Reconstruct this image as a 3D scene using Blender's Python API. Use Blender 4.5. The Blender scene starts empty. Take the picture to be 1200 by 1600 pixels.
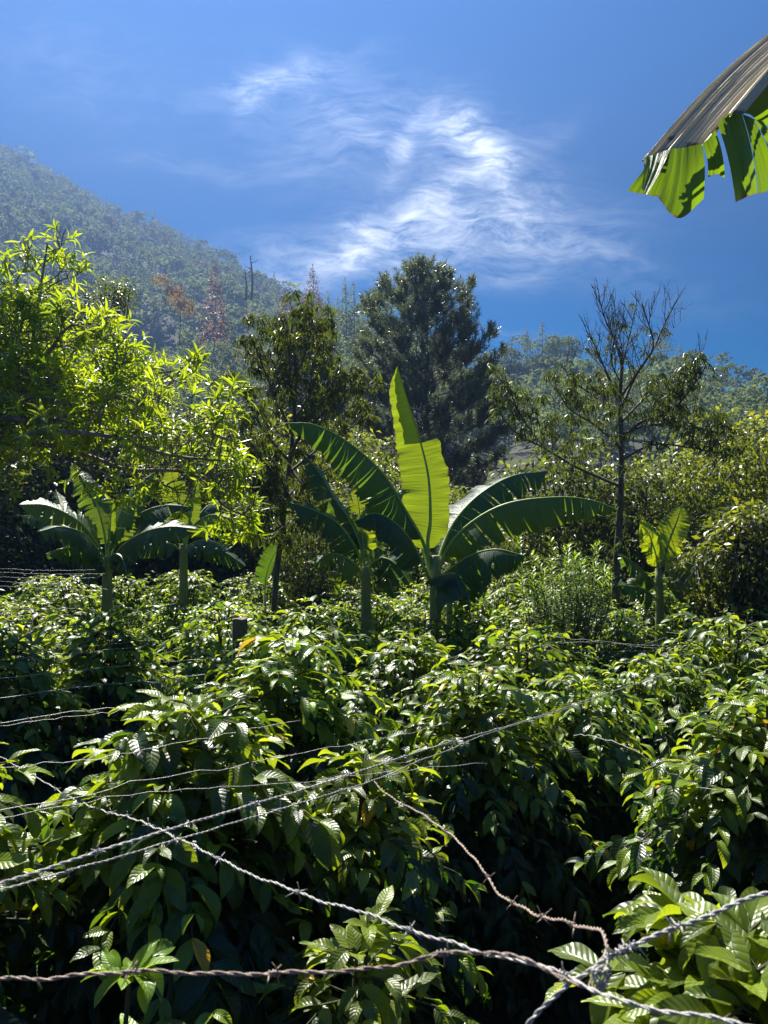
import bpy, math, random
import numpy as np
from mathutils import Vector

sc = bpy.context.scene
RX = math.radians
CZ = 1.7                      # eye height
# ------------------------------------------------------------------ camera
cam_d = bpy.data.cameras.new('camera'); cam = bpy.data.objects.new('camera', cam_d)
sc.collection.objects.link(cam); sc.camera = cam
cam.location = (0, 0, CZ); cam.rotation_euler = (RX(90), 0, 0)
cam_d.sensor_fit = 'VERTICAL'; cam_d.sensor_height = 34.6; cam_d.lens = 26.0
cam_d.clip_start = 0.05; cam_d.clip_end = 4000
cam_d.dof.use_dof = True; cam_d.dof.focus_distance = 7.0; cam_d.dof.aperture_fstop = 10.0
# ------------------------------------------------------------------ light
SUN_EL, SUN_AZ = 49.0, -20.0          # azimuth from +Y towards +X
sd = Vector((math.sin(RX(SUN_AZ))*math.cos(RX(SUN_EL)), math.cos(RX(SUN_AZ))*math.cos(RX(SUN_EL)), math.sin(RX(SUN_EL))))
sun_d = bpy.data.lights.new('sun', 'SUN'); sun = bpy.data.objects.new('sun', sun_d); sc.collection.objects.link(sun)
sun_d.energy = 5.0; sun_d.angle = RX(0.5); sun_d.color = (1.0, 0.95, 0.86)
sun.rotation_euler = sd.to_track_quat('Z', 'Y').to_euler()
sc.view_settings.view_transform = 'Standard'; sc.view_settings.look = 'None'
sc.view_settings.gamma = 1.0; sc.view_settings.exposure = 2.58
sc.cycles.use_denoising = True
sc.cycles.max_bounces = 7; sc.cycles.transmission_bounces = 3; sc.cycles.diffuse_bounces = 3; sc.cycles.glossy_bounces = 2
sc.cycles.volume_bounces = 0
sc.cycles.sample_clamp_indirect = 4.0

class NT:
    """small node helper"""
    def __init__(s, tree): s.t = tree; tree.nodes.clear()
    def n(s, typ, ins=None, **kw):
        nd = s.t.nodes.new(typ)
        for k, v in kw.items(): setattr(nd, k, v)
        for k, v in (ins or {}).items():
            if isinstance(v, bpy.types.NodeSocket): s.t.links.new(v, nd.inputs[k])
            else: nd.inputs[k].default_value = v
        return nd
    def m(s, op, a, b=0.0, c=0.0, clamp=False):
        nd = s.n('ShaderNodeMath', {0: a, 1: b, 2: c}, operation=op); nd.use_clamp = clamp
        return nd.outputs[0]
    def link(s, a, b): s.t.links.new(a, b)
    def mix(s, f, a, b):
        nd = s.n('ShaderNodeMix', data_type='RGBA')
        for i, v in ((0, f), (6, a), (7, b)):
            if isinstance(v, bpy.types.NodeSocket): s.t.links.new(v, nd.inputs[i])
            else: nd.inputs[i].default_value = v
        return nd.outputs[2]
    def ramp(s, fac, stops):
        nd = s.n('ShaderNodeValToRGB', {0: fac}); e = nd.color_ramp.elements
        while len(e) < len(stops): e.new(0.5)
        for k, (p, c) in enumerate(stops): e[k].position = p; e[k].color = c
        return nd.outputs[0]

def make_world():
    w = bpy.data.worlds.new('World'); sc.world = w; w.use_nodes = True
    T = NT(w.node_tree)
    sky = T.n('ShaderNodeTexSky', sky_type='NISHITA')
    sky.sun_disc = False; sky.sun_elevation = RX(SUN_EL); sky.sun_rotation = RX(SUN_AZ)
    sky.altitude = 2500; sky.air_density = 1.0; sky.dust_density = 0.0; sky.ozone_density = 5.0
    hs = T.n('ShaderNodeHueSaturation', {'Saturation': 1.42, 'Value': .98, 'Color': sky.outputs[0]})
    tc = T.n('ShaderNodeTexCoord'); sp = T.n('ShaderNodeSeparateXYZ', {0: tc.outputs['Generated']})
    yy = T.m('MAXIMUM', sp.outputs[1], 0.05)
    U = T.m('MULTIPLY_ADD', T.m('DIVIDE', sp.outputs[0], yy), 12.0, 6.0)
    V = T.m('MULTIPLY_ADD', T.m('DIVIDE', sp.outputs[2], yy), -12.0, 8.0)
    q = T.n('ShaderNodeCombineXYZ', {0: U, 1: V, 2: 0.0}).outputs[0]
    w1 = T.n('ShaderNodeTexNoise', {'Vector': q, 'Scale': 0.8, 'Detail': 2.5, 'Roughness': 0.5})
    w2 = T.n('ShaderNodeVectorMath', {0: w1.outputs['Color'], 1: (0.5, 0.5, 0.5)}, operation='SUBTRACT').outputs[0]
    w3 = T.n('ShaderNodeVectorMath', {0: w2, 3: 0.8}, operation='SCALE').outputs[0]
    qw = T.n('ShaderNodeVectorMath', {0: q, 1: w3}, operation='ADD').outputs[0]
    s2 = T.n('ShaderNodeSeparateXYZ', {0: qw}); X, Y = s2.outputs[0], s2.outputs[1]
    streaks = [(725,215,62,26,35,1.1),(632,238,62,16,-62,.75),(560,215,60,16,40,.45),(775,270,80,24,62,.95),(670,322,150,24,-30,.95),
               (745,345,135,32,-4,.8),(700,388,240,42,-5,.6),(440,118,110,20,-14,.55),(392,150,42,20,-50,.45),
               (585,175,170,60,12,.28),(500,250,110,60,25,.25),(500,425,100,24,-12,.6),(430,400,140,40,-5,.22),
               (330,262,160,14,2,.22),(890,385,120,16,10,.4),(760,435,120,14,-6,.35),(850,290,60,50,30,.28),
               (1000,450,160,30,8,.12),(120,120,160,90,30,.12),(560,380,40,40,-60,.5),(780,515,90,10,4,.18),(700,280,90,90,0,.3)]
    tot = None
    for (cx, cy, ln, wd, an, am) in streaks:
        c, s_ = math.cos(RX(an)), math.sin(RX(an))
        dx = T.m('SUBTRACT', X, cx/100); dy = T.m('SUBTRACT', Y, cy/100)
        a = T.m('MULTIPLY', T.m('MULTIPLY_ADD', dx, c, T.m('MULTIPLY', dy, s_)), 100/ln)
        b = T.m('MULTIPLY', T.m('MULTIPLY_ADD', dx, -s_, T.m('MULTIPLY', dy, c)), 100/wd)
        r2 = T.m('MULTIPLY_ADD', a, a, T.m('MULTIPLY', b, b))
        g = T.m('MULTIPLY', T.m('POWER', 2.718, T.m('MULTIPLY', r2, -1.0)), am)
        tot = g if tot is None else T.m('ADD', tot, g)
    # fibrous texture
    mp = T.n('ShaderNodeMapping', {'Vector': qw, 'Rotation': (0, 0, RX(28)), 'Scale': (0.7, 2.4, 1)})
    f1 = T.n('ShaderNodeTexNoise', {'Vector': mp.outputs[0], 'Scale': 1.7, 'Detail': 9.0, 'Roughness': 0.68, 'Distortion': 0.35}).outputs[0]
    mp2 = T.n('ShaderNodeMapping', {'Vector': qw, 'Rotation': (0, 0, RX(-40)), 'Scale': (0.7, 2.6, 1), 'Location': (3, 7, 2)})
    f2 = T.n('ShaderNodeTexNoise', {'Vector': mp2.outputs[0], 'Scale': 1.5, 'Detail': 9.0, 'Roughness': 0.68, 'Distortion': 0.35}).outputs[0]
    f = T.m('MAXIMUM', T.m('MULTIPLY_ADD', f1, 3.4, -1.2), T.m('MULTIPLY_ADD', f2, 3.4, -1.35))
    f = T.m('MAXIMUM', f, 0.12)
    fac = T.m('MULTIPLY', T.m('MULTIPLY', tot, f), 0.62, clamp=True)
    fac = T.m('MULTIPLY', fac, T.m('GREATER_THAN', sp.outputs[1], 0.06))
    col = T.mix(fac, hs.outputs[0], (15.0, 16.0, 17.5, 1))
    bg = T.n('ShaderNodeBackground', {'Color': col, 'Strength': 0.05})
    out = T.n('ShaderNodeOutputWorld', {0: bg.outputs[0]})
make_world()

# ------------------------------------------------------------------ helpers
def P(px, py, d):             # point seen at photo pixel (px,py) at forward distance d
    return np.array(((px-600)/1200*d, d, CZ-(py-800)/1200*d))
def nrm(a): return a/np.maximum(np.linalg.norm(a, axis=-1, keepdims=True), 1e-9)

class Buf:
    def __init__(s): s.V=[]; s.F=[]; s.uv=[]; s.r=[]; s.y=[]; s.n=0
    def add(s, V, F, uv=None, r=0.5, y=0.0):
        V = np.asarray(V, float).reshape(-1, 3); F = np.asarray(F, np.int64).reshape(-1, 4); k = len(V)
        s.V.append(V); s.F.append(F+s.n)
        s.uv.append(np.zeros((k, 2)) if uv is None else np.asarray(uv, float).reshape(-1, 2))
        s.r.append(np.broadcast_to(np.asarray(r, float), (k,)).copy()); s.y.append(np.broadcast_to(np.asarray(y, float), (k,)).copy())
        s.n += k
    def mesh(s, name, mat, smooth=True):
        V = np.concatenate(s.V); F = np.concatenate(s.F)
        me = bpy.data.meshes.new(name)
        me.vertices.add(len(V)); me.vertices.foreach_set('co', V.astype(np.float32).ravel())
        me.loops.add(F.size); me.loops.foreach_set('vertex_index', F.astype(np.int32).ravel())
        me.polygons.add(len(F)); me.polygons.foreach_set('loop_start', np.arange(0, F.size, 4, dtype=np.int32))
        me.polygons.foreach_set('use_smooth', np.full(len(F), smooth))
        a = me.attributes.new('luv', 'FLOAT2', 'POINT'); a.data.foreach_set('vector', np.concatenate(s.uv).astype(np.float32).ravel())
        a = me.attributes.new('lr', 'FLOAT', 'POINT'); a.data.foreach_set('value', np.concatenate(s.r).astype(np.float32))
        a = me.attributes.new('ly', 'FLOAT', 'POINT'); a.data.foreach_set('value', np.concatenate(s.y).astype(np.float32))
        me.update(calc_edges=True); me.materials.append(mat)
        return me
    def obj(s, name, mat, parent=None, smooth=True):
        return link(name, s.mesh(name, mat, smooth), parent)

def link(name, data, parent=None):
    o = bpy.data.objects.new(name, data); sc.collection.objects.link(o)
    if parent is not None: o.parent = parent
    return o
def tag(o, label, cat, group=None):
    o['label'] = label; o['category'] = cat
    if group: o['group'] = group
    return o
def empty(name, loc, label, cat, group=None, rz=0):
    o = link(name, None); o.location = loc; o.rotation_euler = (0, 0, rz); o.empty_display_size = 0.2
    return tag(o, label, cat, group)
def copy_tree(o, parent=None):
    c = o.copy(); sc.collection.objects.link(c)
    if parent is not None: c.parent = parent
    for ch in [x for x in kids.get(o.name, [])]:
        copy_tree(ch, c)
    return c
kids = {}
def reg(o):
    kids[o.name] = list(o.children)
    for ch in o.children: reg(ch)

def grid_faces(nu, nv, closed=False):     # nu rings of nv verts
    F = []
    i = np.arange(nu-1)[:, None]*nv; j = np.arange(nv if closed else nv-1)[None, :]
    j2 = (j+1) % nv
    return np.stack([i+j, i+j2, i+nv+j2, i+nv+j], -1).reshape(-1, 4)
def catmull(pts, n):
    p = np.asarray(pts, float); k = len(p)
    pp = np.vstack([2*p[0]-p[1], p, 2*p[-1]-p[-2]])
    t = np.linspace(0, k-1-1e-6, n); i = t.astype(int); f = (t-i)[:, None]
    a, b, c, d = pp[i], pp[i+1], pp[i+2], pp[i+3]
    return 0.5*((2*b)+(-a+c)*f+(2*a-5*b+4*c-d)*f*f+(-a+3*b-3*c+d)*f**3)
def resample(p, n):
    s = np.concatenate([[0], np.cumsum(np.linalg.norm(np.diff(p, axis=0), axis=1))])
    t = np.linspace(0, s[-1], n)
    return np.stack([np.interp(t, s, p[:, k]) for k in range(p.shape[1])], 1), s[-1]
def frames(p):
    T = nrm(np.gradient(p, axis=0))
    up = np.array((0, 0, 1.0)) if abs(T[0][2]) < 0.9 else np.array((0, 1.0, 0))
    A = np.zeros_like(T); a = up-T[0]*np.dot(up, T[0]); a /= np.linalg.norm(a)+1e-9
    for i in range(len(T)):
        a = a-T[i]*np.dot(a, T[i]); a /= np.linalg.norm(a)+1e-9; A[i] = a
    return T, A, np.cross(T, A)
def tube(buf, p, r, sides=6, rr=0.5, cap=True):
    p = np.asarray(p, float); n = len(p); r = np.broadcast_to(np.asarray(r, float), (n,))
    T, A, B = frames(p)
    th = np.arange(sides)/sides*2*math.pi
    V = p[:, None]+r[:, None, None]*(np.cos(th)[None, :, None]*A[:, None]+np.sin(th)[None, :, None]*B[:, None])
    L = np.concatenate([[0], np.cumsum(np.linalg.norm(np.diff(p, axis=0), axis=1))])
    uv = np.stack(np.broadcast_arrays(th[None, :], L[:, None]), -1)
    F = grid_faces(n, sides, True); V = V.reshape(-1, 3); uv = uv.reshape(-1, 2)
    if cap:
        k = len(V); V = np.vstack([V, p[0], p[-1]]); uv = np.vstack([uv, [0, 0], [0, L[-1]]])
        e = (n-1)*sides; ex = []
        for j in range(0, sides, 2):
            a, b, c = j, (j+1) % sides, (j+2) % sides
            ex += [[k, c, b, a], [k+1, e+a, e+b, e+c]]
        F = np.vstack([F, ex])
    buf.add(V, F, uv, rr)

def leaf_tpl(w=0.19, nl=6, nh=1, fold=25, droop=40, wave=0.0, tip=1.0, base=0.85, twist=0.0, seed=0):
    """leaf along +Y, face +Z, length 1"""
    t = np.linspace(0, 1, nl+1); ang = -RX(droop)*t**1.3
    y = np.concatenate([[0], np.cumsum(np.cos(ang[1:])/nl)]); z = np.concatenate([[0], np.cumsum(np.sin(ang[1:])/nl)])
    wid = w*np.sin(np.pi*np.clip(t**base, 0, 1))**tip; wid[0] = w*0.05; wid[-1] = w*0.02
    cols = np.linspace(-1, 1, 2*nh+1); V = []; uv = []
    f = math.sin(RX(fold)); c = math.cos(RX(fold))
    for i in range(nl+1):
        ny, nz = -math.sin(ang[i]), math.cos(ang[i])
        tw = RX(twist)*t[i]
        for x in cols:
            lift = abs(x)*wid[i]*f+wave*w*abs(x)*math.sin(t[i]*11+x*2+seed)
            xx = x*wid[i]*c
            V.append((xx*math.cos(tw), y[i]+ny*(lift+xx*math.sin(tw)), z[i]+nz*(lift+xx*math.sin(tw)))); uv.append((x, t[i]))
    return np.array(V), grid_faces(nl+1, 2*nh+1), np.array(uv)

def scatter(buf, tpls, Pn, D, U, S, R, Y, rng):
    Pn = np.asarray(Pn, float); N = len(Pn)
    if N == 0: return
    D = nrm(np.asarray(D, float)); U = np.asarray(U, float); S = np.broadcast_to(np.asarray(S, float), (N,))
    R = np.broadcast_to(np.asarray(R, float), (N,)); Y = np.broadcast_to(np.asarray(Y, float), (N,))
    X = np.cross(D, U); bad = np.linalg.norm(X, axis=1) < 1e-3; X[bad] = (1, 0, 0); X = nrm(X); Z = np.cross(X, D)
    pick = rng.integers(0, len(tpls), N)
    for k, (tv, tf, tuv) in enumerate(tpls):
        m = pick == k; c = int(m.sum())
        if not c: continue
        V = Pn[m][:, None]+S[m][:, None, None]*(tv[None, :, 0:1]*X[m][:, None]+tv[None, :, 1:2]*D[m][:, None]+tv[None, :, 2:3]*Z[m][:, None])
        F = tf[None]+(np.arange(c)*len(tv))[:, None, None]
        buf.add(V, F, np.tile(tuv, (c, 1)), np.repeat(R[m], len(tv)), np.repeat(Y[m], len(tv)))
ONES = 'first second third fourth fifth sixth seventh eighth ninth tenth eleventh twelfth thirteenth fourteenth fifteenth sixteenth seventeenth eighteenth nineteenth'.split()
TENS = 'twenty thirty forty fifty sixty seventy eighty ninety'.split()
def ordinal(n):
    if n < 20: return ONES[n-1]
    if n > 99: return 'hundred and '+ordinal(n-100) if n > 100 else 'hundredth'
    t = TENS[n//10-2]
    return (t[:-1]+'ieth') if n % 10 == 0 else t+'-'+ONES[n % 10-1]
def arr(*a): return np.array(a, float)
def rdir(rng, n):
    v = rng.normal(size=(n, 3)); return nrm(v)

# ------------------------------------------------------------------ materials
def leafmat(name, dark, light, young, tr, try_, rough=0.4, tfac=0.35, vein='none', vs=16.0, bump=0.4, spec=0.5):
    m = bpy.data.materials.new(name); m.use_nodes = True; T = NT(m.node_tree)
    ar = T.n('ShaderNodeAttribute', attribute_name='lr').outputs['Fac']
    ay = T.n('ShaderNodeAttribute', attribute_name='ly').outputs['Fac']
    uv = T.n('ShaderNodeAttribute', attribute_name='luv').outputs['Vector']
    tc = T.n('ShaderNodeTexCoord')
    nz = T.n('ShaderNodeTexNoise', {'Vector': tc.outputs['Object'], 'Scale': 14.0, 'Detail': 3.0}).outputs[0]
    k = T.m('ADD', ar, T.m('MULTIPLY_ADD', nz, 0.5, -0.25), clamp=True)
    c4 = lambda c: (c[0], c[1], c[2], 1)
    base = T.mix(ay, T.mix(k, c4(dark), c4(light)), c4(young))
    trc = T.mix(ay, T.mix(k, c4([x*0.7 for x in tr]), c4(tr)), c4(try_))
    old = T.m('GREATER_THAN', ay, 1.5); base = T.mix(old, base, (.50, .33, .03, 1)); trc = T.mix(old, trc, (.80, .50, .02, 1))
    oi = T.n('ShaderNodeObjectInfo').outputs['Random']
    hs = T.n('ShaderNodeHueSaturation', {'Hue': T.m('MULTIPLY_ADD', oi, .03, .485), 'Value': T.m('MULTIPLY_ADD', oi, .5, .78), 'Color': base}); base = hs.outputs[0]
    rn = T.m('MULTIPLY_ADD', nz, .35, rough-.17)
    pr = T.n('ShaderNodeBsdfPrincipled', {'Base Color': base, 'Roughness': rn, 'Specular IOR Level': spec})
    tl = T.n('ShaderNodeBsdfTranslucent', {'Color': trc})
    if vein != 'none':
        s = T.n('ShaderNodeSeparateXYZ', {0: uv}); ax = T.m('ABSOLUTE', s.outputs[0]); 
        if vein == 'chevron':
            ph = T.m('MULTIPLY_ADD', s.outputs[1], vs, T.m('MULTIPLY', ax, -1.6))
            h = T.m('POWER', T.m('ABSOLUTE', T.m('SINE', T.m('MULTIPLY', ph, 3.1416))), 0.5)
            mid = T.m('SMOOTH_MIN', T.m('MULTIPLY', ax, 7.0), 1.0, 0.3)
            h = T.m('MULTIPLY', h, mid)
            vl = T.m('SUBTRACT', 1.0, T.m('MINIMUM', T.m('MULTIPLY', ax, 16.0), 1.0))
            base2 = T.mix(T.m('MULTIPLY', vl, 0.6), base, c4([min(1, x*2.2+0.03) for x in light]))
            T.link(base2, pr.inputs['Base Color'])
            bp = T.n('ShaderNodeBump', {'Strength': bump, 'Distance': 0.006, 'Height': h})
        else:     # fine parallel veins across the blade, y runs along the midrib in metres
            nn = T.n('ShaderNodeTexNoise', {'Vector': T.n('ShaderNodeCombineXYZ', {0: T.m('MULTIPLY', s.outputs[1], vs), 1: T.m('MULTIPLY', s.outputs[0], 0.7), 2: 0.0}).outputs[0], 'Scale': 1.0, 'Detail': 4.0, 'Roughness': 0.7}).outputs[0]
            sn = T.m('SINE', T.m('MULTIPLY', s.outputs[1], vs*3.0))
            h = T.m('MULTIPLY_ADD', sn, 0.04, nn)
            kk = T.m('MULTIPLY_ADD', nn, 1.6, -0.3, clamp=True)
            trv = T.n('ShaderNodeHueSaturation', {'Value': T.m('MULTIPLY_ADD', kk, -0.35, 1.0), 'Color': trc}).outputs[0]
            eg = T.m('MULTIPLY', T.m('SUBTRACT', T.m('MULTIPLY_ADD', nz, .5, s.outputs[0]), 1.235), 25.0, clamp=True)
            T.link(T.mix(eg, trv, (.30, .16, .05, 1)), tl.inputs['Color']); T.link(T.mix(eg, base, (.22, .13, .06, 1)), pr.inputs['Base Color'])
            bp = T.n('ShaderNodeBump', {'Strength': bump, 'Distance': 0.012, 'Height': h})
        T.link(bp.outputs[0], pr.inputs['Normal']); T.link(bp.outputs[0], tl.inputs['Normal'])
    mx = T.n('ShaderNodeMixShader', {0: tfac, 1: pr.outputs[0], 2: tl.outputs[0]})
    T.n('ShaderNodeOutputMaterial', {0: mx.outputs[0]})
    return m
def barkmat(name, c1, c2, scale=20.0, rough=0.85, bump=0.5, stretch=0.25, metal=0.0):
    m = bpy.data.materials.new(name); m.use_nodes = True; T = NT(m.node_tree)
    tc = T.n('ShaderNodeTexCoord'); mp = T.n('ShaderNodeMapping', {'Vector': tc.outputs['Object'], 'Scale': (1, 1, stretch)})
    nz = T.n('ShaderNodeTexNoise', {'Vector': mp.outputs[0], 'Scale': scale, 'Detail': 6.0, 'Roughness': 0.65}).outputs[0]
    col = T.ramp(nz, [(0.35, (*c1, 1)), (0.65, (*c2, 1))])
    bp = T.n('ShaderNodeBump', {'Strength': bump, 'Distance': 0.02, 'Height': nz})
    pr = T.n('ShaderNodeBsdfPrincipled', {'Base Color': col, 'Roughness': rough, 'Metallic': metal, 'Normal': bp.outputs[0]})
    T.n('ShaderNodeOutputMaterial', {0: pr.outputs[0]})
    return m
M = {}
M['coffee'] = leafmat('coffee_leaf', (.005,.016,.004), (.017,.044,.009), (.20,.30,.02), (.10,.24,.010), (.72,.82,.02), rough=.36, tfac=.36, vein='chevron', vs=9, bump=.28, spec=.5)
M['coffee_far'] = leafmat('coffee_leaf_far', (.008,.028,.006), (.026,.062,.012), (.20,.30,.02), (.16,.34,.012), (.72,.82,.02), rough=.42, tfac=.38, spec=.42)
M['banana'] = leafmat('banana_leaf', (.012,.045,.018), (.025,.075,.022), (.14,.26,.02), (.20,.36,.02), (.72,.86,.01), rough=.36, tfac=.38, vein='para', vs=38, bump=.9)
M['banana_near'] = leafmat('banana_leaf_near', (.02,.06,.02), (.035,.09,.022), (.14,.26,.02), (.38,.64,.01), (.6,.8,.01), rough=.36, tfac=.38, vein='para', vs=26, bump=.35)
M['waxy_sheen'] = leafmat('banana_leaf_waxy_sheen', (.40,.33,.22), (.68,.58,.42), (.3,.3,.2), (.30,.34,.06), (.3,.4,.05), rough=.42, tfac=.12, vein='para', vs=60, bump=.8, spec=.35)  # pale base colour carries the sunlit sheen besides the waxy bloom
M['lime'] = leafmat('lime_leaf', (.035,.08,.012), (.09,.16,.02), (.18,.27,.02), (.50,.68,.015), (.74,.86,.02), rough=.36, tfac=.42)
M['peach'] = leafmat('drooping_leaf', (.030,.040,.012), (.07,.08,.02), (.25,.30,.03), (.20,.28,.02), (.6,.65,.03), rough=.38, tfac=.28)
M['under'] = leafmat('understory_leaf', (.026,.045,.014), (.075,.10,.028), (.24,.27,.04), (.26,.34,.03), (.55,.60,.02), rough=.42, tfac=.30)
M['yellowish'] = leafmat('yellow_green_leaf', (.035,.06,.012), (.10,.13,.02), (.28,.30,.03), (.34,.42,.02), (.65,.65,.02), rough=.42, tfac=.38)
M['shrub'] = leafmat('shrub_leaf', (.03,.07,.02), (.06,.12,.03), (.18,.30,.03), (.28,.44,.03), (.55,.78,.03), rough=.40, tfac=.33)
M['needle'] = leafmat('pine_needle', (.075,.10,.05), (.16,.19,.09), (.12,.15,.06), (.26,.32,.13), (.2,.25,.1), rough=.38, tfac=.25)
M['forest'] = leafmat('forest_leaf', (.05,.09,.03), (.19,.26,.07), (.34,.24,.06), (.48,.58,.17), (.45,.30,.05), rough=.75, tfac=.26, spec=.12)
M['rusty_tree'] = leafmat('rusty_leaf', (.20,.10,.05), (.34,.17,.09), (.3,.2,.03), (.42,.22,.10), (.45,.3,.05), rough=.6, tfac=.3)
M['golden_tree'] = leafmat('golden_leaf', (.30,.17,.02), (.45,.28,.04), (.3,.2,.03), (.55,.35,.04), (.45,.3,.05), rough=.6, tfac=.3)
M['bark'] = barkmat('bark', (.045,.038,.030), (.15,.13,.105))
M['bark_pale'] = barkmat('bark_pale', (.10,.09,.075), (.30,.28,.24), scale=30)
M['twig'] = barkmat('twig', (.05,.045,.035), (.17,.15,.12), scale=40)
M['stem_green'] = barkmat('coffee_stem', (.025,.03,.015), (.07,.065,.035), scale=40)
M['pseudo'] = barkmat('banana_stem', (.12,.17,.045), (.30,.29,.12), scale=9, stretch=.12, rough=.55)
M['midrib'] = barkmat('banana_midrib', (.22,.34,.05), (.34,.42,.10), scale=8, stretch=.3, rough=.45, bump=.1)
M['galv'] = barkmat('galvanised_wire', (.27,.26,.245), (.55,.53,.50), scale=160, stretch=1, rough=.5, metal=.2, bump=.3)
M['rust'] = barkmat('rusty_wire', (.22,.15,.11), (.52,.43,.35), scale=140, stretch=1, rough=.7, metal=.25, bump=.5)
M['wood_end'] = barkmat('stump_wood', (.13,.10,.07), (.30,.25,.18), scale=25, stretch=1)

# ------------------------------------------------------------------ terrain
RIDGE = [(-900,420,190),(-300,470,190),(0,500,190),(150,520,190),(250,520,190),(330,500,195),(420,468,200),(470,458,205),(520,452,210),(600,455,215),(680,490,225),(760,540,240),(800,536,250),(850,520,255),(900,526,255),(950,545,258),(1000,540,260),(1050,532,262),(1100,552,265),(1150,575,265),(1200,585,265),(1400,600,265),(2200,640,265)]
MTN = [(-900,235,520),(-300,215,520),(0,232,520),(60,255,520),(120,290,515),(200,332,510),(260,352,505),(300,378,500),(350,402,490),(390,428,480),(430,450,470),(500,480,450),(600,540,440),(760,620,430),(1200,680,430),(2200,700,430)]
TH2, TH1 = 21.0, 10.0
def prof_px(tab, px, k): return np.interp(px, [t[0] for t in tab], [t[k] for t in tab])
def ground_z(x, y):
    x = np.asarray(x, float); y = np.asarray(y, float)
    r = np.hypot(x, y); yy = np.maximum(y, 1e-3)
    px = np.where(y > 0.25*np.abs(x)+1e-6, 600+1200*x/yy, np.where(x > 0, 2200, -900)); px = np.clip(px, -900, 2200)
    ca = 1/np.sqrt(1+((px-600)/1200)**2)
    D2 = prof_px(RIDGE, px, 2); D1 = prof_px(MTN, px, 2)
    H2 = CZ+(800-prof_px(RIDGE, px, 1))/1200*D2-TH2
    H1 = CZ+(800-prof_px(MTN, px, 1))/1200*D1-TH1
    fr = np.clip((y/np.maximum(r, 1e-6)+0.1)/0.5, 0, 1)
    D2 = D2/ca; D1 = D1/ca
    z0 = np.interp(r, [0, 1, 2, 3, 5, 9, 12, 18, 27, 60, 90], [0, -.05, -.35, -.75, -.9, -1.25, -1.35, -1.15, -.7, -.3, .5])
    z0 = z0+0.06*np.sin(x*1.3)*np.cos(y*1.1)*np.clip(r/3, 0, 1)
    a = np.clip((r-90)/(D2-90), 0, 1); b = np.clip((r-D2)/(D1-D2), 0, 1); c = np.clip((r-D1)/400, 0, 1)
    lump = 2.2*np.sin(x*.045+1)*np.cos(y*.05)+1.4*np.sin(x*.11)*np.sin(y*.09+2)
    dip = np.where(H1 > H2+25, 0.0, 14.0)*np.sin(np.pi*b)
    zz = a**1.15*H2+b*(H1-H2)*1.0-dip-c*60+lump*np.clip((r-90)/60, 0, 1)*np.where(b > 0.9, .5, 1)
    return np.where(r > 90, z0+zz*fr, z0)
def make_ground():
    rr = np.concatenate([[.02], np.linspace(.5, 12, 24), np.linspace(13, 60, 24), np.linspace(66, 580, 96)])
    th = np.linspace(0, 2*math.pi, 480, endpoint=False)
    X = rr[:, None]*np.sin(th)[None]; Y = rr[:, None]*np.cos(th)[None]
    Z = ground_z(X, Y); global ZLO, ZHI; ZLO = float(Z.min()); ZHI = float(Z.max()); print('ground', ZLO, ZHI)
    b = Buf(); b.add(np.stack([X, Y, Z], -1), grid_faces(len(rr), len(th), True)[:, ::-1])
    m = bpy.data.materials.new('soil'); m.use_nodes = True; T = NT(m.node_tree)
    tc = T.n('ShaderNodeTexCoord'); g = T.n('ShaderNodeNewGeometry'); pz = T.n('ShaderNodeSeparateXYZ', {0: g.outputs['Position']})
    n1 = T.n('ShaderNodeTexNoise', {'Vector': tc.outputs['Object'], 'Scale': 9.0, 'Detail': 8.0, 'Roughness': .7}).outputs[0]
    n2 = T.n('ShaderNodeTexVoronoi', {'Vector': tc.outputs['Object'], 'Scale': 16.0}).outputs['Color']
    soil = T.ramp(n1, [(.3, (.012,.008,.006,1)), (.55, (.03,.02,.013,1)), (.75, (.07,.048,.03,1))])
    soil = T.mix(.25, soil, T.mix(n2, (.02,.015,.01,1), (.10,.07,.04,1)))
    grn = T.ramp(n1, [(.3, (.02,.03,.012,1)), (.7, (.06,.07,.025,1))])
    col = T.mix(T.m('GREATER_THAN', pz.outputs[2], -0.6), soil, soil)
    col = T.mix(T.m('MULTIPLY', pz.outputs[2], .2, clamp=True), soil, grn)
    bp = T.n('ShaderNodeBump', {'Strength': .8, 'Distance': .05, 'Height': n1})
    pr = T.n('ShaderNodeBsdfPrincipled', {'Base Color': col, 'Roughness': .95, 'Normal': bp.outputs[0]})
    T.n('ShaderNodeOutputMaterial', {0: pr.outputs[0]})
    o = b.obj('ground', m); o['kind'] = 'structure'
make_ground()
def gz(x, y): return float(ground_z(x, y))

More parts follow.
